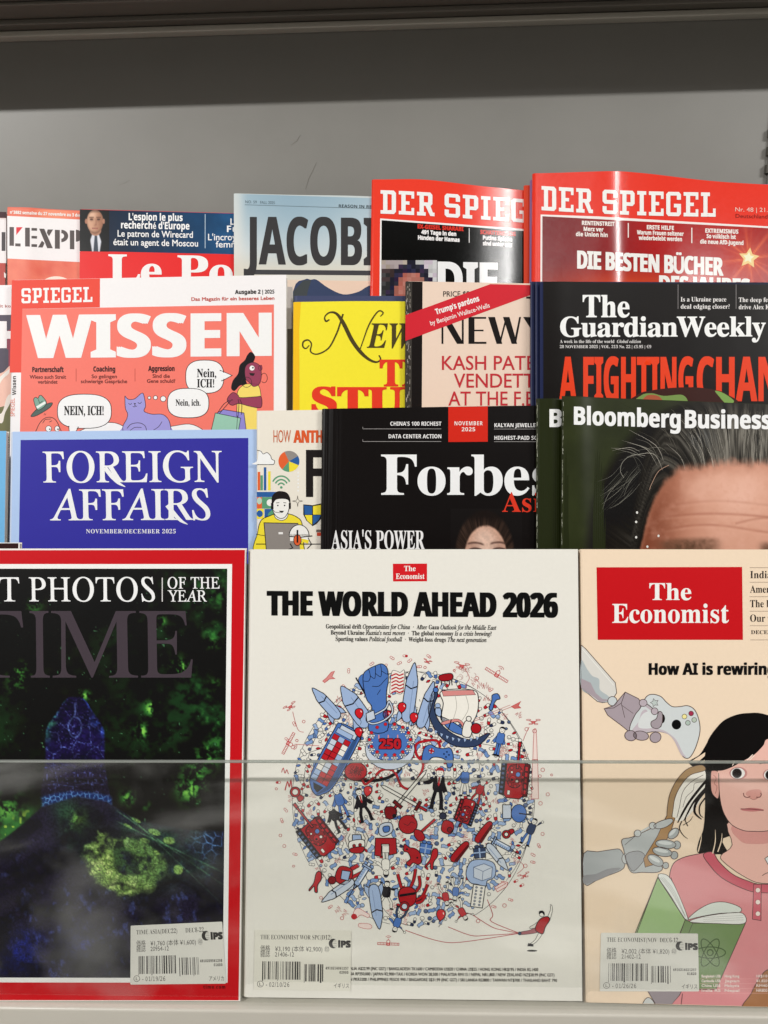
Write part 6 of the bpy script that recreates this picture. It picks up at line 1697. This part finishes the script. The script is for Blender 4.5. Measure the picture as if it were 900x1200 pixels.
# small things filling the globe
def free(x, y, r):
    return all((x - a) ** 2 + (y - b) ** 2 > (r + c * .70) ** 2 for a, b, c in OCC)
cnt = 0
for _ in range(14000):
    a = rr.uniform(0, 6.283); d = math.sqrt(rr.random()) * 1.0
    x, y = GX + 141 * d * math.cos(a), GY + 148 * d * math.sin(a)
    r = rr.uniform(2.4, 4.4)
    if not free(x, y, r): continue
    OCC.append((x, y, r * 1.25)); cnt += 1
    k = rr.random()
    if y > 960 and k < .42 or k < .14: bill(x, y, rr.uniform(.9, 1.25), rr.uniform(0, 180))
    elif k < .62: pill(x, y, rr.uniform(.9, 1.3), rr.uniform(0, 180), rr.choice([RE, RE, '4c6aa6', '2a3350', WH]))
    elif k < .84: ball(x, y, rr.uniform(1.5, 2.6), rr.choice([WH, LB, '5a6a8c', WH]))
    elif k < .92: scrib(x, y, .8, rr.uniform(0, 360))
    else: draw(tf(x, y, .7, rr.uniform(0, 360)), [(-4, 0), (0, -2), (4, 0), (0, 2)], rr.choice([LB, BL, RE]), 20, BK, True, .45)
for _ in range(75):
    a = rr.uniform(0, 6.283); d = rr.uniform(1.03, 1.14); x, y = GX + 144 * d * math.cos(a), GY + 150 * d * math.sin(a)
    if y > 1080 or not free(x, y, 3): continue
    OCC.append((x, y, 5))
    if rr.random() < .5: pill(x, y, .8, rr.uniform(0, 180), rr.choice([WH, RE, 'e3c7c0']), WH, RE)
    else: circ(tf(x, y), 0, 0, rr.uniform(1.2, 2.4), None, 20, RE, .5, n=10)
p.build()
price_sticker(m, [(298.6, 1089.4), (411.6, 1090), (411, 1160.8), (297.4, 1159.6)], 'THE ECONOMIST WOR SPC(D12)', None, '¥3,190 (本体 ¥2,900) ㊞', '21406-12', '02/10/26', 'イギリス', '4910214061257', '02900', seed=9, paper='dfdcd0')

# --- cream weekly with the girl: a copy behind, then the front copy
m = Mag('second cream magazine behind the girl cover, only its left edge showing', T1, 0.002, (678.2, 644.4), (1062, 645), BL=(684, 1175), BR=(1080, 1184), thick=0.003, paper='d8c6b2')
m = Mag('cream magazine with red title box and a drawn girl holding a book', T1, 0.0062, (680, 643.6), (1064, 644.2), BL=(686.8, 1174.6), BR=(1082, 1185), thick=0.003, paper='edd7bd', rough=.48, spec=.32)
p = Part(m, 'logo_box')
p.poly([(699, 664.8), (869.6, 664.4), (870.6, 749.8), (700.4, 749.8)], 'c4161d', 6)
p.text('The', 'S', 761, 810, 703, 19.6, 'f6efea', 12, .1, res=6); p.text('Economist', 'S', 717.4, 854, 729.8, 22, 'f6efea', 12, .1, res=6)
p.build()
p = Part(m, 'side_list')
for k, (tx, x1) in enumerate((("India's", 911), ('Americ', 909), ('The bo', 908), ('Our wo', 911))):
    y = 665 + k * 17
    p.rect(878.4, y, 1040, y + .5, '8c7a6c', 12); p.text(tx, 'L', 879, x1, y + 12.6, 8.4, '2c2421', 14, .05)
p.rect(878.8, 733, 1040, 733.5, '8c7a6c', 12); p.text('DECEMBER', 'S', 880, 921, 743, 4.4, '3c332e', 14); p.rect(879.2, 749.6, 1040, 750.1, '8c7a6c', 12)
p.build()
p = Part(m, 'headline')
p.text('How AI is rewiring', 'b', 760.6, 908, 790.6, 13.4, '120e0d', 30, .55, .2, res=5)
p.build()
p = Part(m, 'girl_drawing')
LN = '4a3a38'; SKN = 'e9b9ac'; HR = '130a0a'; PK = 'd98f92'
# robot arm reaching in with a controller
S1, S2, S3 = 'a89ba2', 'c9cfd0', 'b9adb4'
p.shape([(681, 756), (686, 760), (721, 800), (722.6, 812), (716, 822), (706, 823.4), (700, 822), (681, 806)], 'd9d6cf', 12, LN, .8)
p.blob([(681, 774), (688, 784), (694, 792), (702, 796), (703, 808), (712, 815), (716, 821), (704, 823), (694, 815), (681, 806)], 'b0b9bb', 13); p.poly([(681, 795), (692, 800), (698, 812), (706, 819), (716, 820.4), (704, 823), (681, 806)], S1, 14); p.line([(682, 760), (719, 803)], .6, 'efece6', 14)
p.ell(717.6, 821.6, 5.4, 5.4, S2, 15, line=LN, lw=.8)
p.shape([(732.6, 811), (748, 818.6), (752, 824), (747.6, 838), (738, 858), (728, 850), (712, 838), (708, 830.4), (719, 827)], S1, 16, LN, .8); p.line([(708, 830.4), (719, 829.6), (728, 824), (732.6, 811)], .7, LN, 18); p.line([(728, 824), (732, 841)], .6, LN, 18); p.line([(728, 826), (742, 836)], .5, LN, 18)
p.blob([(750, 830), (757, 817), (764, 813.6), (774, 816), (781, 823), (788, 828), (797, 828), (806, 827), (814, 832), (819, 844), (820, 858), (815, 876), (808, 887.6), (801, 887), (796, 878), (791, 868), (783, 860), (770, 857), (756, 859), (740, 862), (738, 852), (744, 838)], 'cfd4d4', 20, LN, .9)
p.blob([(741, 858), (748, 846), (752, 834), (758, 832), (760, 842), (766, 852), (778, 856), (786, 861), (793, 868), (800, 882), (804, 887), (798, 884), (790, 868), (782, 860), (768, 857)], 'c2b6bd', 22); p.blob([(748, 852), (752, 838), (762, 834), (768, 846), (764, 853)], 'd6d9d8', 23)
q = [(767 + (5 if k % 2 == 0 else 2.6) * math.cos(k * math.pi / 5 - .6), 823.4 + (5 if k % 2 == 0 else 2.6) * math.sin(k * math.pi / 5 - .6)) for k in range(10)]; p.shape(q, 'bcc6c2', 24, LN, .5)
p.ell(776, 842, 3.2, 5.4, HR, 24); p.ell(792.6, 849, 5.5, 5.8, '0c0a0a', 24)
for x, y, c in ((809.8, 836, 'a2334f'), (802, 839.6, 'f0e39a'), (806, 847, 'aebfb4'), (813.4, 843.6, 'b6c2b2')): p.ell(x, y, 2.8, 2.8, c, 24, line=LN, lw=.6)
for a in ([(757, 824), (770, 834), (776, 838), (776, 846), (774, 852)],): p.line(catmull(a, False), 1, LN, 25)
p.ell(753.6, 823.6, 4.6, 4.2, S3, 26, line=LN, lw=.7); p.ell(767, 833.4, 4, 4, S3, 26, line=LN, lw=.7); p.line([(756, 826), (764, 832)], 2.6, S3, 25); p.blob([(772, 834), (776, 836), (775.6, 848), (771, 853.6), (764, 852), (763, 846), (769, 842)], 'a4999f', 27, LN, .8)
for x, y, rx, ry, r in ((739, 862, 7, 6, 10), (751, 862, 9, 5.4, 8), (768, 864, 6.6, 6, -30)): p.ell(x, y, rx, ry, S1, 27, rot=r, line=LN, lw=.8)
# girl: hair behind, neck, shirt, face
p.poly(catmull([(807, 893), (820, 884), (830, 868), (842, 850), (856, 840), (876, 835.6), (900, 840), (960, 860), (980, 960), (960, 990), (854, 980), (853, 1000), (842, 1001), (826, 1001), (817, 998), (819, 985), (824, 972), (826, 950), (826, 925), (826, 905), (818, 902)], n=5), HR, 20)
p.poly([(808, 893.4), (826, 881.6), (829, 883), (817, 893.6)], 'ead2b8', 22); p.poly([(820, 893.6), (827, 889.4), (826.6, 895)], 'ead2b8', 22)
p.shape(catmull([(857, 960), (858, 990), (845, 1002), (848, 1010), (870, 1026), (893, 1035), (930, 1030), (960, 1000), (940, 960)], n=4), SKN, 24, LN, .7)
p.poly(catmull([(858, 966), (866, 984), (880, 989), (910, 985), (940, 960), (900, 940)], n=4), 'd99a93', 25)
p.shape(catmull([(786, 1040), (784.6, 1026), (789, 1012), (800, 1005), (816, 1001), (834, 999), (842, 1010), (860, 1026), (880, 1036), (893, 1038), (930, 1034), (990, 1004), (1080, 1050), (1080, 1182), (786, 1182), (796, 1100), (800, 1070)], n=4), PK, 26, LN, .8)
p.line(catmull([(786, 1028), (792, 1044), (800, 1062), (806, 1078)], False), .7, LN, 29)
p.shape(catmull([(824, 1001), (835, 998.4), (842, 1009), (858, 1024), (876, 1032), (893, 1036), (930, 1032), (965, 1002), (976, 1006), (940, 1042), (893, 1046), (870, 1041), (845, 1028), (830, 1012)], n=4), 'c9606e', 28, LN, .8)
p.shape([(883, 1036), (892, 1036), (891.6, 1078.6), (881.6, 1077)], 'cd6874', 30, LN, .7)
for y in (1043, 1057, 1070.6): p.ell(888, y, 2.9, 2.9, 'eedfd6', 32, line='a04a55', lw=.5)
p.shape(catmull([(833, 906), (836, 903), (842, 905), (843, 915), (842, 934), (838, 934), (833.4, 926)], n=4), 'dfa79b', 30, LN, .7); p.line(catmull([(836, 908), (839, 912), (837, 918), (840, 922), (838, 930)], False), .6, 'a86a62', 32)
p.poly(catmull([(842, 900), (843, 930), (847, 950), (856, 965), (868, 972), (880, 974), (905, 972), (930, 955), (940, 920), (938, 890), (900, 862), (880, 880), (860, 895)], n=5), SKN, 32)
p.line(catmull([(842, 906), (843, 930), (847, 950), (856, 965), (868, 972), (880, 974), (905, 972), (930, 955)], False), .8, LN, 33)
p.poly(catmull([(826, 905), (834, 902), (845, 903), (857, 899), (870, 892), (884, 884), (894, 874), (902, 866), (940, 880), (950, 860), (900, 838), (876, 835.6), (856, 840), (842, 850), (828, 872)], n=5), HR, 36)
for q in ([(858, 897), (861, 892)], [(874, 892), (882, 884)], [(878, 891), (884, 885)]): p.line(q, 1.0, 'efdccf', 38)
p.poly([(866, 896), (872, 893), (878, 894)], SKN, 38)
for x, y in ((865, 906), (904, 908)):
    p.ell(x, y, 10.5, 7.4, 'c98a86', 33.4); p.ell(x - .6, y, 8.6, 6.6, 'f1e9e4', 34, line='a0706c', lw=.4); p.ell(x - 1.6, y, 5.4, 5.4, '1a1112', 38, line='5e5a5c', lw=.8)
p.line(catmull([(890, 895), (896, 893.6), (904, 894)], False), 1.2, '6b4a45', 38)
p.blob([(874, 931), (884, 937), (892, 931), (890, 925), (878, 926)], 'd99c92', 33.6); p.line(catmull([(871, 929), (872, 933), (876, 934.4), (879, 933)], False), 1.1, '7d4c48', 38); p.line(catmull([(886, 934), (890, 934), (892, 931), (891, 929)], False), 1.1, '7d4c48', 38); p.line(catmull([(878, 934.6), (883, 937), (888, 934.6)], False), .5, '9c625c', 38)
p.blob([(868, 949), (880, 946.4), (895, 948.6), (882, 951)], 'c97d7d', 36); p.line(catmull([(867.6, 947.8), (880, 948), (894.6, 949.6)], False), 1, '7d3d40', 38)
# hair brush, loose strands, second robot hand
p.shape(catmull([(824, 897), (816, 897), (804, 902), (793, 914), (785, 930), (782, 946), (781.6, 960), (785, 965), (788.4, 950), (791, 934), (799, 918.6), (809, 908), (826, 902.6)], n=4), 'a48662', 38, LN, .7)
p.poly(catmull([(826, 903), (810, 908), (799.6, 918.6), (791.6, 934), (788, 956), (798, 962), (812, 950), (824, 930)], n=4), 'e9e4da', 37); p.line(catmull([(824, 908), (810, 916), (800, 928), (796, 946), (793, 958)], False), .6, LN, 38); p.line(catmull([(824, 916), (814, 918), (812, 926), (804, 934), (800, 946)], False), .5, LN, 38)
for q, w in (([(828, 914), (818, 926), (806, 942), (797, 958), (794, 964)], 3), ([(828, 922), (814, 938), (806, 952), (801, 962)], 2.4), ([(828, 924), (816, 940), (814, 952), (822, 960)], 3.2), ([(827, 934), (820, 944), (820, 954), (824, 958)], 1.6), ([(799, 962), (796, 970), (800, 978), (806, 983)], 1.1), ([(806, 968), (803, 960), (808, 950)], 1), ([(800, 967), (808, 962), (812, 956)], .7)): p.line(catmull(q, False, 6), w, '16100f', 40, taper=[1, 1, .8, .3])
for q in ([(818, 998), (821, 986), (822, 978)], [(835, 1000), (838, 986), (838, 972)], [(841, 998), (845, 986), (846, 976)]): p.line(catmull(q, False), 1.4, 'e8d2b8', 33, taper=[1, .8, .2])
p.shape(catmull([(684, 1000), (700, 998), (716, 995.6), (726, 995), (731, 1003), (732, 1014), (727, 1020), (712, 1026), (698, 1032), (685, 1036)], n=3), 'a7abac', 38, LN, .8); p.poly(catmull([(684, 1026), (698, 1024), (712, 1018), (728, 1017), (712, 1026), (698, 1032), (685, 1036)], n=3), '8d8d90', 40); p.ell(733, 1006, 4.4, 6, 'b9bdbd', 41, line=LN, lw=.7)
p.shape(catmull([(728.6, 984), (740, 981), (756, 974), (770, 968), (780, 972), (776, 990), (764, 1002), (776, 1016), (770, 1022), (752, 1022), (740, 1022), (734, 1010), (731, 996)], n=4), 'b3b7b7', 42, LN, .8); p.line([(732, 990), (746, 978)], .6, LN, 44); p.shape(catmull([(733, 1002), (748, 997), (756, 1004), (748, 1016), (740, 1020)], n=3), '9b9da0', 43, LN, .6)
p.poly([(781, 956), (791, 958), (786, 974), (766, 1013), (756, 1016), (754, 1006), (770, 980)], 'a78155', 46); p.line([(781, 956), (770, 980), (754, 1006), (756, 1016), (766, 1013), (786, 974), (791, 958)], .7, LN, 47)
for x, y in ((747, 976.4), (764.6, 967.4)): p.ell(x, y, 4, 4, 'c1c5c4', 48, line=LN, lw=.7)
p.line([(750, 975), (761, 969)], 2.4, 'c1c5c4', 47); p.blob([(766, 967), (774, 962), (786, 959), (788, 963), (780, 969), (770, 971)], 'b9bdbd', 49, LN, .8)
for x, y, rx, ry, r in ((789, 976.6, 7.6, 4.8, -45), (780, 989, 12, 5.2, 6), (776, 998, 11.6, 5.2, 12), (768, 1008, 10, 5.6, 30)):
    p.ell(x, y, rx, ry, 'a9aeae', 48, rot=r, line=LN, lw=.8); p.ell(x - 1, y - 1.4, rx * .7, ry * .4, 'd0d4d3', 49, rot=r)
for x, y, r_ in ((793, 990, 4.4), (790, 1002, 4.2), (780, 1014, 3.4)): p.ell(x, y, r_, r_ * 1.1, 'a9aeae', 46, line=LN, lw=.7)
# book
p.shape([(770.6, 1028), (803, 1078), (806, 1080), (790, 1126), (792, 1150), (744, 1094)], '9cba82', 40, LN, .8)
p.poly([(744.4, 1095), (770.6, 1028), (803, 1078), (797, 1094), (790, 1150), (736, 1150), (744, 1100)], '9cba82', 41); p.line([(736, 1120), (770.6, 1028), (803, 1078)], .9, LN, 42)
p.shape(catmull([(771, 1027), (778, 1024), (786, 1030), (796, 1050), (806, 1076), (802, 1076), (786, 1050)], n=3), 'dfe2dd', 43, LN, .6)
for k in range(3): p.line(catmull([(773 + k * 2, 1028), (786 + k * 2, 1044), (803, 1074)], False), .4, '9a9d98', 45)
p.shape(catmull([(806, 1077), (818, 1066), (834, 1058), (850, 1057), (867, 1063), (866, 1069), (844, 1070), (820, 1074)], n=4), 'd6ddd4', 43, LN, .7); p.shape(catmull([(808, 1080), (824, 1074), (850, 1070), (870, 1070), (872, 1082), (840, 1082)], n=4), 'e3e4df', 44, LN, .7)
for k in range(3): p.line([(824, 1075 + k * 2.2), (871, 1072.4 + k * 2.6)], .35, 'a5a8a3', 46)
p.shape([(803, 1077), (811.6, 1081.6), (873.4, 1081.6), (839, 1159), (794, 1159), (790, 1110)], '748e5c', 42, LN, .8); p.line([(803, 1077), (797, 1094), (792, 1110)], .6, LN, 44); p.line([(811.6, 1081.6), (804, 1100), (800, 1120)], .6, LN, 44)
for a in (0, 60, 120): p.line([(832 + 18 * math.cos(t) * math.cos(rad(a)) - 6.6 * math.sin(t) * math.sin(rad(a)), 1116 + 18 * math.cos(t) * math.sin(rad(a)) + 6.6 * math.sin(t) * math.cos(rad(a))) for t in np.linspace(0, 6.283, 36)], 1.2, '38531f', 46)
p.ell(832, 1116, 3.4, 3.4, None, 46, line='38531f', lw=1.4)
# lower edge: grey trouser, bag
p.shape([(757, 1158), (800, 1158), (796, 1166), (787, 1180), (768, 1178)], '9a9094', 48, LN, .7); p.blob([(753, 1180), (755, 1172), (760, 1168.6), (766, 1174), (766, 1182)], 'c9cbc8', 49, LN, .7); p.line([(799.6, 1164), (798, 1180)], .7, LN, 49)
p.shape(catmull([(873, 1184), (880, 1164), (890, 1146), (902, 1135), (940, 1130), (940, 1190)], n=4), 'a5714a', 48, LN, .8); p.shape([(896, 1006), (903, 1001), (906, 1010), (900, 1013)], 'dfe3e0', 40, LN, .7); p.line(catmull([(893, 1026), (898, 1023), (904, 1022)], False), .7, LN, 40)
for k in range(4):
    y = 1145 + k * 5.6
    for x0, x1, tx in ((822, 844, ('Bangladesh US$', 'Cambodia US$', 'China US$', 'India RS')[k]), (849, 866, ('Hong Kong', 'Japan', 'Malaysia', 'Nepal')[k]), (886, 899, ('HK$110', '¥1,820', 'RM40', 'NR800')[k])): p.text(tx, 'r', x0, x1, y, 3.0, 'f3dcd6', 52, .1)
    p.rect(820, y + 1.6, 900, y + 1.9, 'e6b3ae', 51)
p.v = [(a, min(b, 1173.9 + (a - 686.8) * 0.0263), h) for a, b, h in p.v]      # the print ends at the trimmed foot of the cover
p.build()
price_sticker(m, [(704, 1092.6), (817.6, 1093.6), (819, 1161.4), (702.6, 1161.2)], 'THE ECONOMIST(NOV  DEC6-12', None, '¥2,002 (本体 ¥1,820) ㊞', '21402-12', '01/26/26', 'イギリス', '4910214021257', '01820', seed=14)
